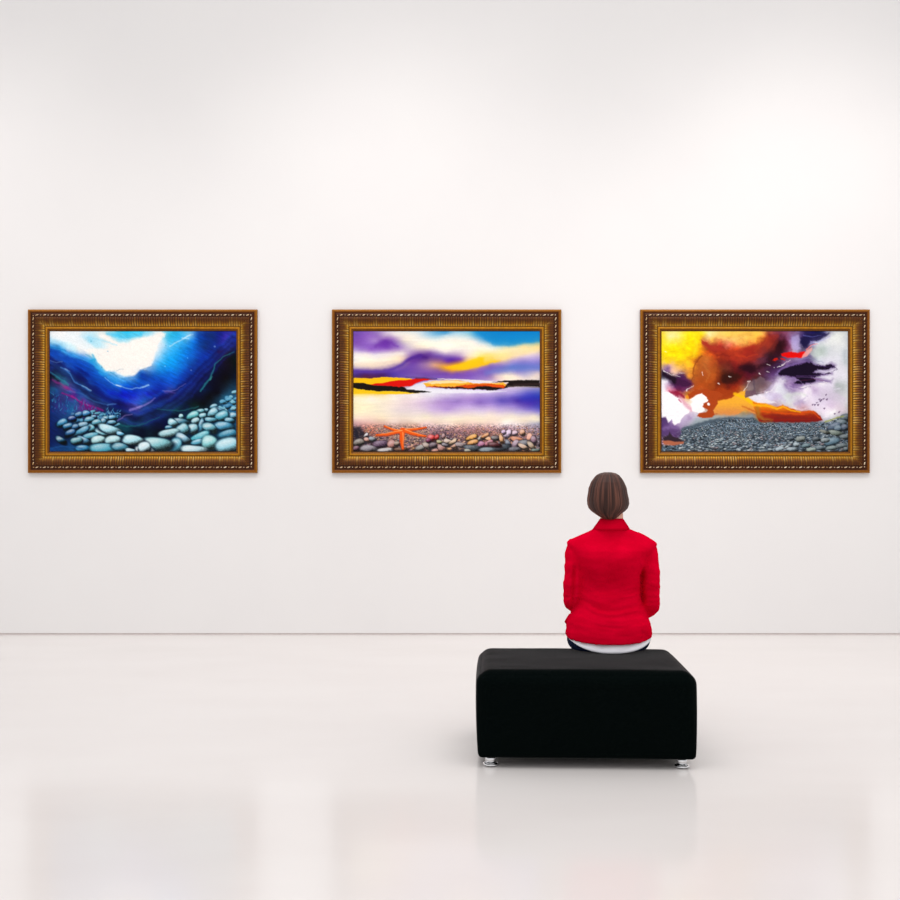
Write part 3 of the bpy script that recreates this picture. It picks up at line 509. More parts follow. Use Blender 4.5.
m, nt, b = mat('red_wool', (.8, .0005, .02), .95, spec=.0)
noise_color(nt, b, (.64, .0003, .019), (.75, .0005, .025), 9, 4, (1, 1, 2))
n = noise_tex(nt, 300, 2, (1, 1, 1.5)); bump(nt, b, n.outputs['Fac'], .15, .0015); M['red'] = m
m, nt, b = mat('red_wool_shaded', (.7, .0005, .018), .95, spec=.0)  # same red wool, darkened: shade on collar, lapels and flaps put into the colour
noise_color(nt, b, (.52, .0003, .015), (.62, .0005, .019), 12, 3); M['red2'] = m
m, nt, b = mat('white_cotton', (.80, .79, .84), .85, spec=.1)
noise_color(nt, b, (.77, .76, .81), (.83, .82, .86), 14, 3, (1, 1, 3)); M['white'] = m
m, nt, b = mat('navy_denim', (.008, .014, .045), .9, spec=.1)
noise_color(nt, b, (.005, .009, .032), (.013, .022, .065), 120, 2); M['denim'] = m
m, nt, b = mat('skin', lin('d9a48c'), .55, spec=.3)
noise_color(nt, b, lin('d29a82'), lin('e0ae98'), 25, 3); b.inputs['Subsurface Weight'].default_value = .08
b.inputs['Subsurface Radius'].default_value = (.01, .004, .002); M['skin'] = m
m, nt, b = mat('brown_hair', lin('4a2a20'), .5, spec=.22)
a = nt.nodes.new('ShaderNodeAttribute'); a.attribute_name = 'strand'
r = nt.nodes.new('ShaderNodeValToRGB'); r.color_ramp.elements[0].color = (*lin('221411'), 1); r.color_ramp.elements[1].color = (*lin('74483a'), 1)
e = r.color_ramp.elements.new(.5); e.color = (*lin('452a23'), 1)
nt.links.new(a.outputs['Fac'], r.inputs[0]); nt.links.new(r.outputs[0], b.inputs['Base Color']); M['hair'] = m
m, nt, b = mat('eye_white', (.8, .78, .76), .2); M['eye'] = m
noise_color(nt, b, (.78, .76, .74), (.84, .82, .80), 60)
m, nt, b = mat('iris', lin('3a281c'), .15); M['iris'] = m
noise_color(nt, b, lin('2c1c12'), lin('4a3424'), 200)
m, nt, b = mat('lip', lin('b8605c'), .45); M['lip'] = m
noise_color(nt, b, lin('b05854'), lin('c06a66'), 60)
m, nt, b = mat('black_leather', (.014, .013, .013), .35, spec=.4); M['leather'] = m
noise_color(nt, b, (.010, .009, .009), (.02, .018, .018), 70)

# ---------------------------------------------------------------- mesh helpers
def mesh_obj(name, verts, faces, material, parent=None, smooth_shade=True):
    me = bpy.data.meshes.new(name)
    me.from_pydata([tuple(map(float, v)) for v in verts], [], [tuple(map(int, f)) for f in faces])
    me.validate(); me.update()
    if smooth_shade: me.shade_smooth()
    me.materials.append(material)
    o = bpy.data.objects.new(name, me); COL.objects.link(o)
    if parent: o.parent = parent
    return o

class Geo:
    def __init__(self): self.v = []; self.f = []
    def add(self, v, f):
        n = len(self.v); self.v += [tuple(p) for p in v]; self.f += [tuple(i+n for i in q) for q in f]; return self
    def box(self, x0, x1, y0, y1, z0, z1):
        v = [(x, y, z) for x in (x0, x1) for y in (y0, y1) for z in (z0, z1)]
        return self.add(v, [(0, 1, 3, 2), (4, 6, 7, 5), (0, 4, 5, 1), (2, 3, 7, 6), (0, 2, 6, 4), (1, 5, 7, 3)])
    def loft(self, rings, cap=True, close=True):
        n = len(rings[0]); v = [p for r in rings for p in r]; f = []
        for i in range(len(rings)-1):
            for j in range(n if close else n-1):
                k = (j+1) % n
                f.append((i*n+j, i*n+k, (i+1)*n+k, (i+1)*n+j))
        if cap:
            f.append(tuple(range(n-1, -1, -1))); f.append(tuple((len(rings)-1)*n+j for j in range(n)))
        return self.add(v, f)
    def tube(self, pts, rad, seg=16, flat=1.0, up=(0, 0, 1)):
        """tapering limb with round ends; radii per point; flat squashes along `up`"""
        pts = [Vector(p) for p in pts]; rings = []
        P = []; R = []
        # resample smoothly (Catmull-Rom)
        for i in range(len(pts)-1):
            p0 = pts[max(i-1, 0)]; p1 = pts[i]; p2 = pts[i+1]; p3 = pts[min(i+2, len(pts)-1)]
            for s in range(6):
                t = s/6
                P.append(.5*((2*p1)+(p2-p0)*t+(2*p0-5*p1+4*p2-p3)*t*t+(3*p1-p0-3*p2+p3)*t**3)); R.append(rad[i]+(rad[i+1]-rad[i])*t)
        P.append(pts[-1]); R.append(rad[-1])
        upv = Vector(up)
        def frame(d):
            s = d.cross(upv)
            if s.length < 1e-4: s = d.cross(Vector((1, 0, 0)))
            s.normalize(); return s, s.cross(d).normalized()
        def ring(c, d, r):
            s, u = frame(d)
            return [c+s*(math.cos(2*math.pi*k/seg)*r)+u*(math.sin(2*math.pi*k/seg)*r*flat) for k in range(seg)]
        d0 = (P[1]-P[0]).normalized(); d1 = (P[-1]-P[-2]).normalized()
        for a in (80, 55, 28): rings.append(ring(P[0]-d0*R[0]*math.sin(math.radians(a))*.9, d0, R[0]*math.cos(math.radians(a))))
        for i in range(len(P)):
            d = (P[min(i+1, len(P)-1)]-P[max(i-1, 0)]).normalized(); rings.append(ring(P[i], d, R[i]))
        for a in (28, 55, 80): rings.append(ring(P[-1]+d1*R[-1]*math.sin(math.radians(a))*.9, d1, R[-1]*math.cos(math.radians(a))))
        return self.loft(rings)
    def ball(self, c, rx, ry, rz, seg=16, rows=10, rot=None):
        rings = []
        for i in range(rows+1):
            t = math.pi*(.03+.94*i/rows); r = []
            for k in range(seg):
                a = 2*math.pi*k/seg
                p = Vector((rx*math.sin(t)*math.cos(a), ry*math.sin(t)*math.sin(a), -rz*math.cos(t)))
                if rot is not None: p = rot @ p
                r.append(p+Vector(c))
            rings.append(r)
        return self.loft(rings)
    def obj(self, name, material, parent=None, smooth_shade=True):
        return mesh_obj(name, self.v, self.f, material, parent, smooth_shade)

def remeshed(name, geo, voxel, smooth_it, material, parent=None, shape=None):
    """one continuous skin around overlapping forms, then an optional reshaping of its points"""
    tmp = geo.obj('tmp', material)
    r = tmp.modifiers.new('r', 'REMESH'); r.mode = 'VOXEL'; r.voxel_size = voxel; r.adaptivity = 0
    if smooth_it:
        s = tmp.modifiers.new('s', 'SMOOTH'); s.factor = .5; s.iterations = smooth_it
    bpy.context.view_layer.update()
    me = bpy.data.meshes.new_from_object(tmp.evaluated_get(bpy.context.evaluated_depsgraph_get()))
    old = tmp.data; bpy.data.objects.remove(tmp); bpy.data.meshes.remove(old)
    me.name = name
    if shape:
        n = len(me.vertices); co = np.zeros(n*3); no = np.zeros(n*3)
        me.vertices.foreach_get('co', co); me.vertices.foreach_get('normal', no)
        co = shape(co.reshape(-1, 3), no.reshape(-1, 3)); me.vertices.foreach_set('co', co.ravel()); me.update()
    me.shade_smooth()
    if not me.materials: me.materials.append(material)
    o = bpy.data.objects.new(name, me); COL.objects.link(o)
    if parent: o.parent = parent
    return o

def thing(name, label, cat, loc, rz=0.0, group=None):
    o = bpy.data.objects.new(name, None); COL.objects.link(o); o.empty_display_size = .2
    o.location = loc; o.rotation_euler = (0, 0, rz); o['label'] = label; o['category'] = cat
    if group: o['group'] = group
    return o

def structure(o):
    o['kind'] = 'structure'; return o

# ---------------------------------------------------------------- the room
g = Geo(); g.box(-14, 14, WALL_Y, WALL_Y+.25, .013, 7.0); w = structure(g.obj('wall_back', M['wall'], None, False))
w['label'] = 'plain white gallery wall'
g = Geo(); g.box(-14, 14, -5, WALL_Y+.25, -.2, 0); structure(g.obj('floor', M['floor'], None, False))['label'] = 'pale polished gallery floor'
g = Geo(); g.box(-14, 14, WALL_Y+.005, WALL_Y+.249, .0002, .0128); structure(g.obj('trim_1', M['gap'], None, False))['label'] = 'thin grey shadow gap along the foot of the wall'

# ---------------------------------------------------------------- framed paintings
PXM = 120.35                                    # photo px per metre at the frames
FW, FH = 229.5/PXM, 163.6/PXM
def make_moulding():
    # profile: inward distance (px), height off the wall (m), tone, reed depth
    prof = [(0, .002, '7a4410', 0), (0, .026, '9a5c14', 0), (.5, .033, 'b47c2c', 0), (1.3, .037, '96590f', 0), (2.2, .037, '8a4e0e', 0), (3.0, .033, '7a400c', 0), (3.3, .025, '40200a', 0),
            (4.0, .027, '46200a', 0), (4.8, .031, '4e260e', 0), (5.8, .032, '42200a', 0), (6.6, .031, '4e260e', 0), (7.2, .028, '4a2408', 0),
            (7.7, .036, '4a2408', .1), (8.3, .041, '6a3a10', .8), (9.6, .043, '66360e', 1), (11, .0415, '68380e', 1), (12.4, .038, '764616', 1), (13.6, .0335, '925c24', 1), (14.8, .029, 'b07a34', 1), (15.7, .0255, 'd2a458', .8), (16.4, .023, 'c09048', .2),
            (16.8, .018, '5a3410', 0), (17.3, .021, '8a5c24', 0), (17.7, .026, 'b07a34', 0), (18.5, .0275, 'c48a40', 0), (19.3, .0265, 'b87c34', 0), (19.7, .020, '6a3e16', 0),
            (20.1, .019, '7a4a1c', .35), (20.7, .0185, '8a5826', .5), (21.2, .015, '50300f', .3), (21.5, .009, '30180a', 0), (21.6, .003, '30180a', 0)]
    rng = np.random.RandomState(11)
    V = []; Fc = []; C = []
    per = 2.42/PXM
    for side in range(4):
        L, Hh = (FW/2, FH/2) if side % 2 == 0 else (FH/2, FW/2)
        n = int(2*L/per*7)
        u = np.linspace(-1, 1, n)
        wear = rng.rand(int(2*L/per)+8)
        base = len(V)
        for j, (t, h, col, rd) in enumerate(prof):
            d = t/PXM
            s = u*(L-d)
            ph = s/per
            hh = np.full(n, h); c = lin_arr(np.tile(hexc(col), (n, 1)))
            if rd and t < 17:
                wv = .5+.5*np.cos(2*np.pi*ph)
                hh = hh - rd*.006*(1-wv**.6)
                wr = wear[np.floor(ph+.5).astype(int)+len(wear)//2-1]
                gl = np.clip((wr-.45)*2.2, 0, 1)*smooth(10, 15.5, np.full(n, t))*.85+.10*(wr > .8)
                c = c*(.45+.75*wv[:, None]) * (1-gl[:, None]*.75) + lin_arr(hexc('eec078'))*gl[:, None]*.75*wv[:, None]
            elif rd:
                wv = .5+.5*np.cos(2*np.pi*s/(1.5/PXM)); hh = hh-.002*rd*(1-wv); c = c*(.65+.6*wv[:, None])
            r = Hh-d
            if side == 0: xs, zs = s, np.full(n, r)
            elif side == 2: xs, zs = -s, np.full(n, -r)
            elif side == 1: xs, zs = np.full(n, r), -s
            else: xs, zs = np.full(n, -r), s
            V += list(zip(xs, -hh, zs)); C.append(c)
        for j in range(len(prof)-1):
            for i in range(n-1):
                a = base+j*n+i
                Fc.append((a, a+n, a+n+1, a+1))
    o = mesh_obj('frame', V, Fc, M['gilt'])
    c = np.concatenate(C); c = np.concatenate([c, np.ones((len(c), 1))], 1)
    at_ = o.data.color_attributes.new('tone', 'FLOAT_COLOR', 'POINT'); at_.data.foreach_set('color', c.ravel())
    return o

def make_beading():
    g = Geo(); off = 5.7/PXM; per = 7.63/PXM
    for side in range(4):
        L, Hh = (FW/2, FH/2) if side % 2 == 0 else (FH/2, FW/2)
        n = int(round(2*(L-off)/per)); p = 2*(L-off)/n
        for k in range(n*2):
            s = -(L-off)+p*(k+1)/2
            big = k % 2 == 0
            if s > L-off-.004: s = L-off-.004
            r = Hh-off
            x, z = [(s, r), (r, -s), (-s, -r), (-r, s)][side]
            a = [0, math.pi/2, 0, math.pi/2][side] + (-.32 if side % 2 == 0 else .32)*(1 if big else 0)
            rot = Matrix.Rotation(a, 3, 'Y')
            g.ball((x, -.0335, z), (.0140 if big else .0055), .007, (.0046 if big else .0036), 10, 6, rot)
    return g.obj('beading', M['bead'])

def make_canvas(img):
    sw, sh = (CX1-CX0)/9/PXM, (CY1-CY0)/9/PXM
    xs = np.linspace(-sw/2, sw/2, GX); zs = np.linspace(sh/2, -sh/2, GY)
    X, Z = np.meshgrid(xs, zs)
    V = np.stack([X, np.full_like(X, -.0105), Z], -1).reshape(-1, 3)
    i, j = np.meshgrid(np.arange(GX-1), np.arange(GY-1)); a = (j*GX+i).ravel()
    Fc = np.stack([a, a+GX, a+GX+1, a+1], -1)
    n = len(V)
    V = np.concatenate([V, [(-sw/2, -.003, sh/2), (sw/2, -.003, sh/2), (sw/2, -.003, -sh/2), (-sw/2, -.003, -sh/2)]])
    fl = [tuple(f) for f in Fc] + [(n, n+1, n+2, n+3)]
    fl += [tuple(range(0, GX))+(n+1, n), tuple(range((GY-1)*GX+GX-1, (GY-1)*GX-1, -1))+(n+3, n+2)]
    fl += [tuple(range((GY-1)*GX, -1, -GX))+(n, n+3), tuple(range(GX-1, GY*GX, GX))+(n+2, n+1)]
    o = mesh_obj('canvas', V, fl, M['paint'])
    c = np.ones((n+4, 4)); c[:n, :3] = lin_arr(np.clip(img, 0, 1)).reshape(-1, 3)
    at_ = o.data.color_attributes.new('paint', 'FLOAT_COLOR', 'POINT'); at_.data.foreach_set('color', c.ravel())
    return o

moulding, beading = make_moulding(), make_beading()
first = True
for px, painter, lab, clab in (
        (142.4, painting_sea_floor, 'gold framed painting of blue sea swirling over pale stones', 'deep blue sea swirling under white light above heaps of pale stones'),
        (446.6, painting_shore, 'gold framed painting of purple and yellow shore with orange starfish on pebbles', 'purple and yellow sky over a lilac bay, orange starfish on pebbles'),
        (755.3, painting_storm, 'gold framed painting of orange, red and purple storm clouds over grey shingle', 'yellow, rust and violet ink clouds over grey shingle')):
    x, _, z = at(px, 391.2, F/PXM)
    t = thing('framed_painting', lab, 'painting', (x, WALL_Y-.0004, z), 0, 'gold framed paintings on the gallery wall')
    for src in (moulding, beading):
        o = src if first else src.copy()
        if not first: COL.objects.link(o)
        o.parent = t
    c = make_canvas(painter()); c.parent = t; c['label'] = clab
    first = False

# ---------------------------------------------------------------- ottoman
OW, OD, OH0, OH1 = 1.004, .73, .045, .442
OA = math.radians(-2.3)
fx, fy = (587-450)/220.0, 5.0
oc = Vector((fx, fy, 0)) + Vector((math.sin(-OA), math.cos(-OA), 0))*(OD/2)
ott = thing('ottoman', 'large black upholstered rectangular ottoman on short chrome legs', 'ottoman', (oc.x, oc.y, 0), OA)
def rounded_block(w, d, z0, z1, nx, ny, nz):
    idx = {}; V = []; Fc = []
    def vid(i, j, k):
        if (i, j, k) not in idx: idx[(i, j, k)] = len(V); V.append((2*i/nx-1, 2*j/ny-1, k/nz))
        return idx[(i, j, k)]
    for i in range(nx):
        for j in range(ny):
            for k, fl in ((0, 1), (nz, 0)):
                q = [vid(i, j, k), vid(i+1, j, k), vid(i+1, j+1, k), vid(i, j+1, k)]; Fc.append(q[::-1] if fl else q)
    for i in range(nx):
        for k in range(nz):
            for j, fl in ((0, 0), (ny, 1)):
                q = [vid(i, j, k), vid(i+1, j, k), vid(i+1, j, k+1), vid(i, j, k+1)]; Fc.append(q[::-1] if fl else q)
    for j in range(ny):
        for k in range(nz):
            for i, fl in ((0, 1), (nx, 0)):
                q = [vid(i, j, k), vid(i, j+1, k), vid(i, j+1, k+1), vid(i, j, k+1)]; Fc.append(q[::-1] if fl else q)
    v = np.array(V, float)
    u, t, s = v[:, 0].copy(), v[:, 1].copy(), v[:, 2].copy()
    # crowd the grid lines towards the edges so the rounding is smooth
    cr = lambda q: np.sign(q)*(1-(1-np.abs(q))**1.6)
    p = np.stack([cr(u)*w/2, cr(t)*d/2, z0+(z1-z0)*(.5+.5*cr(2*s-1))], 1)
    sm = smooth(0, 1, s)
    r = .018+.050*sm
    lo = np.stack([-w/2+r, -d/2+r, z0+r], 1); hi = np.stack([w/2-r, d/2-r, z1-r], 1)
    q = np.clip(p, lo, hi); dd = p-q; ln = np.linalg.norm(dd, axis=1, keepdims=True); ln[ln == 0] = 1
    out = q+dd/ln*r[:, None]
    # padding: gently bulging sides and crown, slight waist towards the base
    bz = np.sin(np.pi*np.clip(s, 0, 1))
    out[:, 0] += np.sign(u)*.010*bz*(np.abs(u) > .95)*(1-t*t); out[:, 1] += np.sign(t)*.008*bz*(np.abs(t) > .95)*(1-u*u)
    out[:, 2] += .006*(s == 1)*(1-u**2)*(1-t**2)
    k = 1-.016*(1-s)**2
    out[:, 0] *= k; out[:, 1] *= k
    nzv = fbm(out[:, 0]*5+3, out[:, 1]*5+7, 91, 3)
    out[:, 2] += .0022*nzv*(s > .9)
    return out, Fc
v, f = rounded_block(OW, OD, OH0, OH1, 64, 48, 30)
mesh_obj('cushion', v, f, M['cloth'], ott)
OTOP = float(v[:, 2].max())
for sx in (-1, 1):
    for sy in (-1, 1):
        x, y = sx*.438, sy*.305
        g = Geo(); rings = []
        for r, z in ((.025, .012), (.025, .05)):
            rings.append([(x+r*math.cos(2*math.pi*k/32), y+r*math.sin(2*math.pi*k/32), z) for k in range(32)])
        g.loft(rings); leg = g.obj('leg', M['chrome'], ott)
        g = Geo(); rings = []
        for r, z in ((.030, .0025), (.0355, .004), (.0365, .008), (.034, .0115), (.026, .0135)):
            rings.append([(x+r*math.cos(2*math.pi*k/32), y+r*math.sin(2*math.pi*k/32), z) for k in range(32)])
        g.loft(rings); g.obj('foot_flange', M['chrome'], leg)
        g = Geo(); rings = []
        for r, z in ((.029, .0), (.029, .003)):
            rings.append([(x+r*math.cos(2*math.pi*k/32), y+r*math.sin(2*math.pi*k/32), z) for k in range(32)])
        g.loft(rings); g.obj('glide_pad', M['rubber'], leg)
for o in ott.children:
    if o.name.startswith('leg'): o['label'] = 'short round chrome leg'

# ---------------------------------------------------------------- the seated visitor
PX0, PY0 = 608.3, 5.47
X0 = (PX0-450)*PY0/F
SEAT = OTOP+.0015
per = thing('person', 'person with short brown bob in red blazer, seated on the black ottoman, seen from behind', 'person', (X0, PY0, 0))
def L(px, py, y):
    Y = PY0+y
    return Vector(((px-450)*Y/F-X0, y, CAMZ-(py-HOR)*Y/F))
def oring(py, xl, xr, yc, b, bf=None, n=40, e=2.3, inset=0.0, dz=0.0, zabs=None):
    """horizontal cross-section seen between columns xl and xr at row py"""
    a0 = L(xl, py, yc); a1 = L(xr, py, yc); xc = (a0.x+a1.x)/2; a = (a1.x-a0.x)/2-inset
    bf = b if bf is None else bf
    r = []
    for k in range(n):
        t = 2*math.pi*k/n; c, s = math.cos(t), math.sin(t)
        x = math.copysign(abs(c)**(2/e), c)*a; y = math.copysign(abs(s)**(2/e), s)
        y = y*((bf if y > 0 else b)-inset)
        # dz lowers the middle of the back
        z = a0.z if zabs is None else zabs
        r.append(Vector((xc+x, yc+y, z-dz*max(0, -s)**1.3)))
    return r
TORSO = [  # row, left, right, centre depth, half depth
    (635.5, 565.6, 651.6, .148, .158), (630, 565.8, 651.4, .148, .154), (622, 567.6, 649.8, .149, .148), (612, 571.2, 646.2, .156, .134), (601, 574.6, 642.8, .162, .120), (590, 576.2, 641.6, .167, .113), (578, 577.0, 642.4, .162, .121),
    (566, 575.2, 645.0, .142, .130), (556, 572.6, 648.6, .132, .130), (550, 570.0, 653.4, .130, .124), (546, 567.2, 656.0, .133, .113), (543, 566.6, 656.6, .136, .103), (540.3, 568.4, 653.6, .138, .092), (537.5, 574.6, 648.8, .137, .083), (534.5, 581.5, 642.6, .134, .074), (531.5, 588.5, 636, .131, .070), (528, 595, 627.5, .128, .068), (524.5, 599, 623.8, .127, .058)]
ARM = {-1: ([L(575.2, 549.5, .132), L(574.0, 566, .124), L(573.0, 584, .128), L(573.0, 601.5, .152), L(584, 604, .315), L(597, 604, .405)], [.047, .048, .0475, .047, .041, .034]),
        1: ([L(648.4, 551, .132), L(649.8, 569, .124), L(650.6, 588, .128), L(650.0, 607, .152), L(637, 609, .315), L(622, 608, .405)], [.048, .050, .048, .047, .042, .034])}
def jacket_geo():
    g = Geo()
    rings = [oring(*TORSO[0], dz=.027)] + [oring(*t, dz=.027*max(0, (t[0]-618)/18)) for t in TORSO[1:]]
    g.loft(rings)
    for s in (-1, 1):
        pts, rad = ARM[s]
        g.tube(pts, rad, 20)
    return g
def folds(co, no):
    x, y, z = co[:, 0], co[:, 1], co[:, 2]
    back = np.clip(-no[:, 1], 0, 1)**.6
    amp = np.zeros(len(x))
    # horizontal drag folds over the waist, softer over the shoulder blades
    zw = z+.05*fbm(x*5+2, z*3, 201, 2)
    w = np.exp(-((z-.70)/.10)**2)
    n1 = fbm(x*3.0+5, zw*26, 203, 3)
    amp += back*w*.011*n1*(np.abs(x) < .19)
    n2 = fbm(x*5+9, zw*13, 207, 3)
    amp += back*.006*n2*np.exp(-((z-.85)/.12)**2)
    n3 = fbm(x*4+2, zw*20, 211, 3)
    amp += back*.006*n3*np.exp(-((z-.58)/.06)**2)
    # centre seam, side panels and the groove between arm and back
    amp -= back*.0022*np.exp(-((x-.004)/.004)**2)*(z < .98)
    for s in (-1, 1):
        sx = s*(.098-.02*np.exp(-((z-.70)/.1)**2))
        amp -= back*.0016*np.exp(-((x-sx)/.004)**2)*(z < .86)
    # shoulder blades
    for s in (-1, 1):
        amp += back*.008*np.exp(-((x-s*.085)/.055)**2-((z-.90)/.07)**2)
    amp -= back*.010*np.exp(-(x/.035)**2-((z-.84)/.16)**2)
    # the sleeves are set apart from the back by a deep crease
    for s, px in ((-1, 576.6), (1, 645.0)):
        xc = (px-PX0)*5.6/F - s*.004*np.clip((z-.80)/.1, -1, 1)
        zc = CAMZ-(586-HOR)*5.6/F
        k = np.clip(-no[:, 1], 0, 1)**.5*np.exp(-((x-xc)/.0085)**2)*smooth(zc-.13, zc-.05, z)*smooth(zc+.125, zc+.06, z)*(y < .15)
        co = co+np.stack([0*k, (.021 if s < 0 else .034)*k, 0*k], 1)
    # sleeve creases
    sl = (np.abs(x) > .168)
    amp += sl*.006*fbm(x*8+z*20, z*22+y*16, 221, 3)
    co = co+no*amp[:, None]
    return co
jacket = remeshed('blazer', jacket_geo(), .0055, 3, M['red'], per, folds)
jacket['label'] = 'bright red long-sleeved blazer'

# collar: a folded band round the neck, widening downwards, lapels in front
g = Geo(); rings = []
N = 48
for (py, xl, xr, yc, bb) in ((529.2, 593.0, 629.5, .128, .083), (527.0, 594.4, 628.2, .128, .081), (523, 597.2, 625.6, .130, .071), (519.6, 599.2, 623.4, .132, .062), (518.6, 600.2, 622.4, .133, .057), (519.6, 601.4, 621.2, .133, .052), (526, 600.5, 622, .132, .052)):
    base = oring(py, xl, xr, yc, bb, n=N, e=2.1)
    rr = []
    for k in range(-6, 31):          # open at the throat
        p = base[(24+k) % N]; q = p.copy()
        d = max(0, (p.y-.128))
        q.z -= d*.75 + d*d*3
        rr.append(q)
    rings.append(rr)
g.loft(rings, cap=False, close=False)
col = g.obj('collar', M['red2'], jacket); sd = col.modifiers.new('t', 'SOLIDIFY'); sd.thickness = .004; sd.offset = 0
col['label'] = 'turned-down red collar'
for s in (-1, 1):
    g = Geo()
    pts = [Vector((s*.012, .192, 1.005)), Vector((s*.045, .196, 1.035)), Vector((s*.075, .222, .965)), Vector((s*.068, .250, .93)), Vector((s*.084, .252, .92)), Vector((s*.015, .285, .77)), Vector((s*.004, .262, .86))]
    front = [p+Vector((0, .014, 0)) for p in pts]
    g.loft([pts, front]); g.obj('lapel', M['red2'], jacket, False)
# pocket flaps standing off at both hips
for s, (xa, ya, xb, yb) in ((-1, (571.2, 616.2, 566.2, 624.2)), (1, (646.4, 617.5, 651.2, 626.5))):
    a = L(xa, ya, .16); c = L(xb, yb, .16); d = Vector((-s*.006, 0, 0))
    g = Geo(); rings = []
    for (p, y0, y1) in ((a, -.012, .10), (a.lerp(c, .5), -.014, .102), (c, -.006, .094)):
        rings.append([p+Vector((0, y0, 0)), p+Vector((0, y1, 0)), p+Vector((0, y1, 0))+d, p+Vector((0, y0, 0))+d])
    g.loft(rings); g.obj('pocket_flap', M['red2'], jacket)
# buttons down the front
for z in (.62, .70):
    g = Geo(); g.ball((.012, .285 if z > .65 else .297, z), .011, .004, .011, 14, 6); g.obj('button', M['leather'], jacket)

# white shirt tail under the hem
g = Geo(); rings = []
n = 64
for i in range(19):
    t = i/18
    r = []
    base = oring(624, 569.0, 649.2, .147, .136, n=n, inset=.012)
    low = oring(650, 566.6, 650.9, .146, .166, .145, n=n, inset=.004)
    for k in range(n):
        s = math.sin(2*math.pi*k/n); c = math.cos(2*math.pi*k/n)
        back = max(0, -s)
        zt = L(608, 622, .0).z
        zb_mid = L(608, 653.6, -.004).z; zb_side = L(608, 636.5, .146).z
        zb = zb_side+(zb_mid-zb_side)*(1-abs(c)**2.0)**.8 if s < 0 else zb_side
        q = base[k].lerp(low[k], max(0, (t-.66)/.34)**.9)
        # tuck in where the seat meets the ottoman
        q.z = zt+(zb-zt)*t
        wr = .003*math.sin(k*1.1+t*9)*math.sin(t*3.1)*back
        tuck = max(0, (L(608, 646, 0).z-q.z))
        q.y += wr + tuck*tuck*6*back; q.z = max(q.z, SEAT)
        r.append(q)
    rings.append(r)
g.loft(rings, cap=False)
sh = g.obj('shirt', M['white'], per); sd = sh.modifiers.new('t', 'SOLIDIFY'); sd.thickness = .003; sd.offset = -1
sh['label'] = 'white shirt tail below the blazer'

# dark jeans
KN = {-1: Vector((-.068, .565, .485)), 1: Vector((.125, .570, .485))}
AN = {-1: Vector((-.06, .60, .085)), 1: Vector((.115, .62, .085))}
def legs_geo(dr, pelvis=True):
    g = Geo()
    if pelvis:
        R = []
        for (py, xl, xr, yc, b) in ((654.2, 576, 641, .142, .105), (653.0, 571.2, 645.8, .143, .127), (650, 568.2, 648.8, .145, .135), (645, 566.6, 650.6, .146, .139), (638, 567.0, 650.4, .147, .134), (630, 569.5, 648, .148, .122), (621, 576, 641.5, .155, .108), (613, 582, 636, .16, .085)):
            R.append(oring(py, xl, xr, yc, b, inset=dr+.003, zabs=max(SEAT+dr, L(608, py, 0.0).z)))
        # keep the seat ring flat on the cushion
        g.loft(R)
    for s in (-1, 1):
        g.tube([(s*.092, .15, SEAT+.087), (s*.098+.008, .36, SEAT+.083), KN[s]], [.088-dr, .080-dr, .066-dr], 20)
        g.tube([KN[s], KN[s]*.55+AN[s]*.45+Vector((0, -.018, 0)), AN[s]], [.066-dr, .060-dr, .046-dr], 20)
    return g
def denim(co, no):
    a = .004*fbm(co[:, 0]*10+co[:, 1]*8, co[:, 2]*14+co[:, 1]*5, 231, 3)
    a = a*smooth(SEAT, SEAT+.05, co[:, 2])+a*(co[:, 1] > .4)
    co = co+no*a[:, None]
    m = co[:, 1] < .30
    co[m, 2] = np.maximum(co[m, 2], SEAT)
    return co
remeshed('jeans', legs_geo(0), .007, 4, M['denim'], per, denim)['label'] = 'dark navy jeans'
# shoes
for s in (-1, 1):
    A = AN[s]; g = Geo(); rings = []
    for (y, hw, z0, z1) in ((-.075, .018, .02, .06), (-.068, .030, .014, .078), (-.04, .036, .012, .085), (0, .037, .012, .082), (.04, .038, .012, .066), (.09, .044, .012, .052), (.13, .044, .012, .044), (.16, .036, .013, .036), (.178, .018, .016, .028)):
        rings.append([Vector((A.x+hw*math.copysign(abs(math.cos(t))**.8, math.cos(t)), A.y+y, (z0+z1)/2+(z1-z0)/2*math.sin(t))) for t in [2*math.pi*k/20 for k in range(20)]])
    g.loft(rings); so = g.obj('shoe', M['leather'], per); so['label'] = 'black leather shoe'
    g = Geo(); rings = []
    for z in (.0, .014):
        rings.append([Vector((A.x+(.040+.006*math.sin(t))*math.cos(t), A.y+.052+.128*math.sin(t), z)) for t in [2*math.pi*k/28 for k in range(28)]])
    g.loft(rings); g.obj('sole', M['rubber'], so)

# body: head, neck, trunk, arms, hands and legs in one skin
HX = L(608, 500, .16).x
HY = .165
HT = L(608, 473.6, .16).z
g = Geo(); rings = []
for (dz, a, bb, bf, dy) in ((-.002, .012, .014, .014, 0), (-.010, .044, .055, .050, 0), (-.030, .064, .083, .076, 0), (-.06, .072, .094, .088, 0), (-.09, .074, .096, .092, 0), (-.12, .072, .090, .092, 0), (-.145, .068, .076, .092, .0), (-.17, .060, .060, .090, .0), (-.19, .050, .045, .086, .003), (-.208, .036, .030, .078, .006), (-.216, .018, .012, .062, .012)):
    rings.append([Vector((HX+a*math.cos(t), HY+dy+(bf if math.sin(t) > 0 else bb)*math.sin(t), HT+dz)) for t in [2*math.pi*k/32 for k in range(32)]])
g.loft(rings[::-1])
EZ = HT-.108
g.tube([(HX, HY+.085, EZ+.006), (HX, HY+.094, EZ-.018), (HX, HY+.103, EZ-.036)], [.007, .0085, .0095], 12)
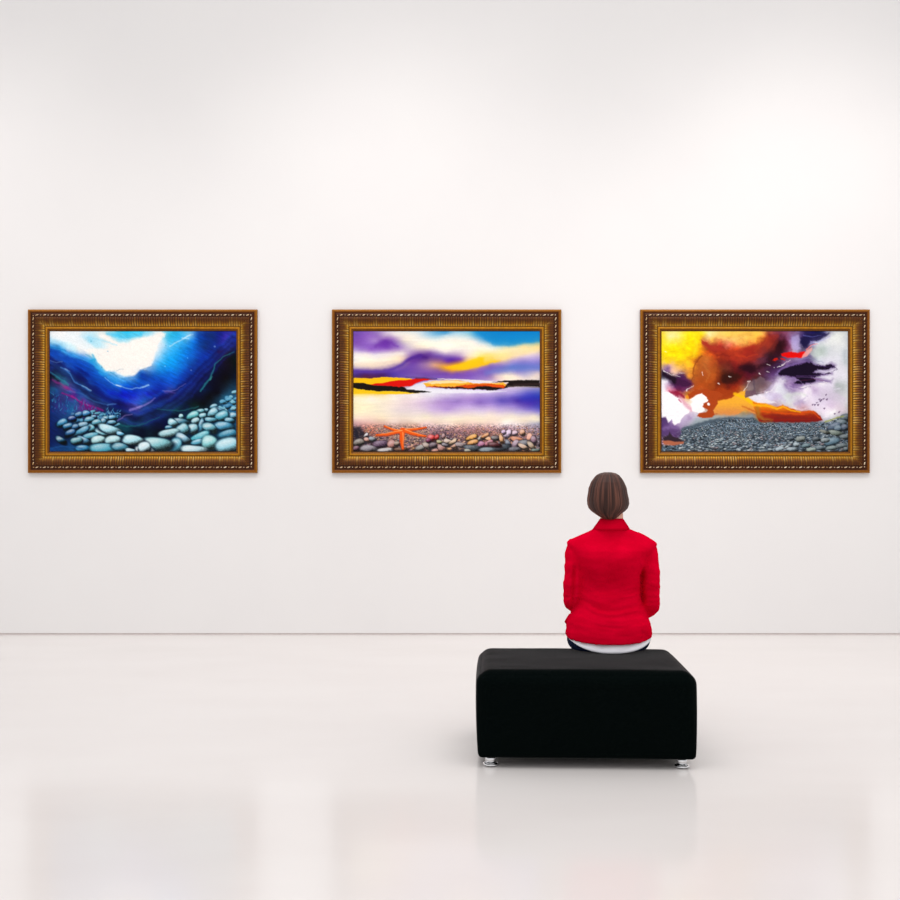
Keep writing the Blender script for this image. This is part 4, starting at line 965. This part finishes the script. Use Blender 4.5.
for s in (-1, 1):
    g.ball((HX+s*.009, HY+.095, EZ-.039), .007, .008, .006, 10, 6)
    g.ball((HX+s*.034, HY+.078, EZ+.018), .024, .014, .008, 12, 6)       # brow
    g.ball((HX+s*.040, HY+.070, EZ-.034), .020, .018, .018, 12, 6)       # cheek
    g.ball((HX+s*.075, HY-.004, EZ-.016), .008, .020, .031, 12, 8)       # ear
g.ball((HX, HY+.082, EZ-.098), .020, .014, .014, 12, 6)                  # chin
g.ball((HX, HY+.089, EZ-.066), .025, .010, .010, 12, 6)
g.tube([(HX+.016, .135, L(608, 531, .13).z), (HX+.015, .142, HT-.20), (HX+.006, .150, HT-.13)], [.060, .0575, .055], 24)
g.loft([oring(*t, inset=.040) for t in TORSO[1:] if t[0] < 626] )
for s in (-1, 1):
    pts, rad = ARM[s]
    g.tube([p+Vector((0, .016*(i < 3), 0)) for i, p in enumerate(pts)], [r-.012-.018*(i < 3)-.008*(i == 3) for i, r in enumerate(rad)], 16)
    # hand: palm, four unequal bent fingers and a thumb, resting on the thigh
    W = pts[-1]; d = Vector((-s*.42, .86, -.30)).normalized(); n_ = Vector((s*.18, .30, .92)); n_ = (n_-d*n_.dot(d)).normalized(); th = d.cross(n_).normalized()*(1 if d.cross(n_).x*-s > 0 else -1)
    g.tube([W-d*.03, W+d*.02], [.024, .023], 16, .8, n_)
    rings = []
    for q, hw, ht in ((0, .024, .017), (.02, .031, .0165), (.05, .038, .015), (.075, .040, .013), (.09, .036, .010)):
        rings.append([W+d*q+th*(hw*math.cos(t))+n_*(ht*math.sin(t)) for t in [2*math.pi*k/20 for k in range(20)]])
    g.loft(rings)
    for k, (off, ln, out) in enumerate(((.030, .068, .10), (.010, .078, .03), (-.011, .072, -.04), (-.031, .056, -.12))):
        p = W+d*.078+th*off; P_ = [p]; ang = .12
        for sgm, fr in enumerate((.45, .30, .25)):
            ang += (.22, .38, .34)[sgm]
            p = p+(d*math.cos(ang)-n_*math.sin(ang)+th*out).normalized()*ln*fr; P_.append(p)
        g.tube(P_, [.0088, .0084, .0076, .0064], 10)
    p = W+d*.028+th*.026
    g.tube([p, p+(d*.62+th*.72-n_*.1).normalized()*.034, p+(d*.62+th*.72-n_*.1).normalized()*.034+(d*.92+th*.25-n_*.3).normalized()*.028], [.0125, .0105, .0080], 12)
lg = legs_geo(.016)
g.v_off = len(g.v); g.add(lg.v, lg.f)
for s in (-1, 1):
    A = AN[s]; g.tube([A+Vector((0, -.03, -.03)), A+Vector((0, .05, -.045)), A+Vector((0, .13, -.055))], [.022, .019, .010], 12)
remeshed('body', g, .0042, 2, M['skin'], per)
for s in (-1, 1):
    g = Geo(); g.ball((HX+s*.033, HY+.0765, EZ), .0120, .0120, .0095, 16, 12); e = g.obj('eye', M['eye'], per)
    g = Geo(); g.ball((HX+s*.033, HY+.0868, EZ), .0052, .0026, .0058, 14, 8); g.obj('iris', M['iris'], e)
g = Geo(); g.ball((HX, HY+.0965, EZ-.062), .021, .006, .0045, 14, 6); g.ball((HX, HY+.0965, EZ-.070), .018, .0065, .005, 14, 6); g.obj('lips', M['lip'], per)

# hair: a rounded bob tapering to the nape
HAIR = [(472.2, 604.5, 611.5, .150, .020, .02), (473.2, 600.0, 615.6, .150, .045, .05), (475, 596.6, 618.8, .149, .066, .068), (478, 594.2, 621.2, .148, .084, .082), (482, 591.4, 623.6, .147, .098, .090), (488, 589.0, 626.2, .146, .110, .092), (493, 588.3, 627.0, .146, .116, .086), (499, 587.3, 628.4, .145, .118, .074),
        (504, 587.5, 628.8, .142, .115, .066), (508, 588.8, 627.4, .136, .105, .060), (511, 591.4, 624.6, .126, .090, .056), (514, 595.5, 620.4, .116, .074, .050), (517, 600.2, 617.6, .106, .056, .040), (519.2, 604.2, 614.8, .098, .036, .030)]
Nh = 420
rings = []; strand = []
def interp_rings(T, m):
    T = np.array(T, float); q = np.arange(len(T)); qi = np.linspace(0, len(T)-1, m)
    return np.stack([np.interp(qi, q, T[:, c]) for c in range(T.shape[1])], 1)
HR = interp_rings(HAIR, 60)
for i, row in enumerate(HR):
    r = oring(row[0], row[1], row[2], row[3], row[4], row[5], n=Nh, e=2.05)
    v_ = i/59
    for k in range(Nh):
        th = k/Nh*100
        s1 = float(vnoise(np.array(th*1.0), np.array(v_*2.2), 301)); s2 = float(vnoise(np.array(k/Nh*200.0), np.array(v_*4+9), 303)); s3 = float(vnoise(np.array(k/Nh*26.0), np.array(v_*3+4), 305))
        gq = (s1*.45+s2*.3+s3*.25)
        c = Vector((r[k].x-HX, r[k].y-row[3], 0)); c = c.normalized() if c.length > 0 else c
        r[k] = r[k]+c*((gq-.5)*.007*min(1, v_*4)*(1 if v_ < .93 else .4))
        strand.append(min(1, max(0, (gq-.20)*1.6)))
    rings.append(r)
g = Geo(); g.loft(rings[::-1])
hair = g.obj('hair', M['hair'], per)
av = np.array(strand).reshape(60, Nh)[::-1].ravel()
a_ = hair.data.attributes.new('strand', 'FLOAT', 'POINT'); a_.data.foreach_set('value', av.astype(np.float32))
hair['label'] = 'short brown bob'

# ---------------------------------------------------------------- light
wd = bpy.data.worlds.new('gallery_daylight'); SC.world = wd; wd.use_nodes = True
bg = wd.node_tree.nodes['Background']; bg.inputs[1].default_value = 1.0
wt = wd.node_tree; gm_ = wt.nodes.new('ShaderNodeTexCoord'); sx_ = wt.nodes.new('ShaderNodeSeparateXYZ'); rp = wt.nodes.new('ShaderNodeValToRGB')
rp.color_ramp.elements[0].position = .0; rp.color_ramp.elements[0].color = (.72, .72, .73, 1)
rp.color_ramp.elements[1].position = .9; rp.color_ramp.elements[1].color = (1.12, 1.12, 1.13, 1)
wt.links.new(gm_.outputs['Generated'], sx_.inputs[0]); wt.links.new(sx_.outputs['Z'], rp.inputs[0]); wt.links.new(rp.outputs[0], bg.inputs[0])
def area(name, loc, rot, sx, sy, power, color=(1, 1, 1)):
    l = bpy.data.lights.new(name, 'AREA'); l.shape = 'RECTANGLE'; l.size = sx; l.size_y = sy; l.energy = power; l.color = color
    o = bpy.data.objects.new(name, l); COL.objects.link(o); o.location = loc; o.rotation_euler = rot; return o
def spot(name, loc, target, power, angle, blend=1.0, r=.25, color=(1, 1, 1)):
    l = bpy.data.lights.new(name, 'SPOT'); l.energy = power; l.spot_size = math.radians(angle); l.spot_blend = blend; l.shadow_soft_size = r; l.color = color
    o = bpy.data.objects.new(name, l); COL.objects.link(o); o.location = loc
    o.rotation_euler = (Vector(target)-Vector(loc)).to_track_quat('-Z', 'Y').to_euler(); return o
area('ceiling_light', (.6, 4.2, 7.0), (0, 0, 0), 6, 3, 120, (1, .975, .96))
for x, p in ((-4.2, 160), (-.4, 166), (3.1, 212)):
    spot('track_spotlight', (x-.3, WALL_Y-3.0, 5.6), (x, WALL_Y, 1.75), p, 92, 1.0, .6, (1, .955, .935))

# ---------------------------------------------------------------- camera
cd = bpy.data.cameras.new('camera'); cam = bpy.data.objects.new('camera', cd); COL.objects.link(cam)
cam.location = (0, 0, CAMZ); cam.rotation_euler = (math.pi/2, 0, 0)
cd.sensor_width = 36; cd.sensor_fit = 'HORIZONTAL'; cd.lens = 36*F/900; cd.shift_y = (HOR-450)/900; cd.clip_end = 200
SC.camera = cam
SC.view_settings.view_transform = 'Standard'; SC.view_settings.look = 'None'; SC.view_settings.gamma = 1
SC.view_settings.use_curve_mapping = False; SC.view_settings.exposure = 0.0
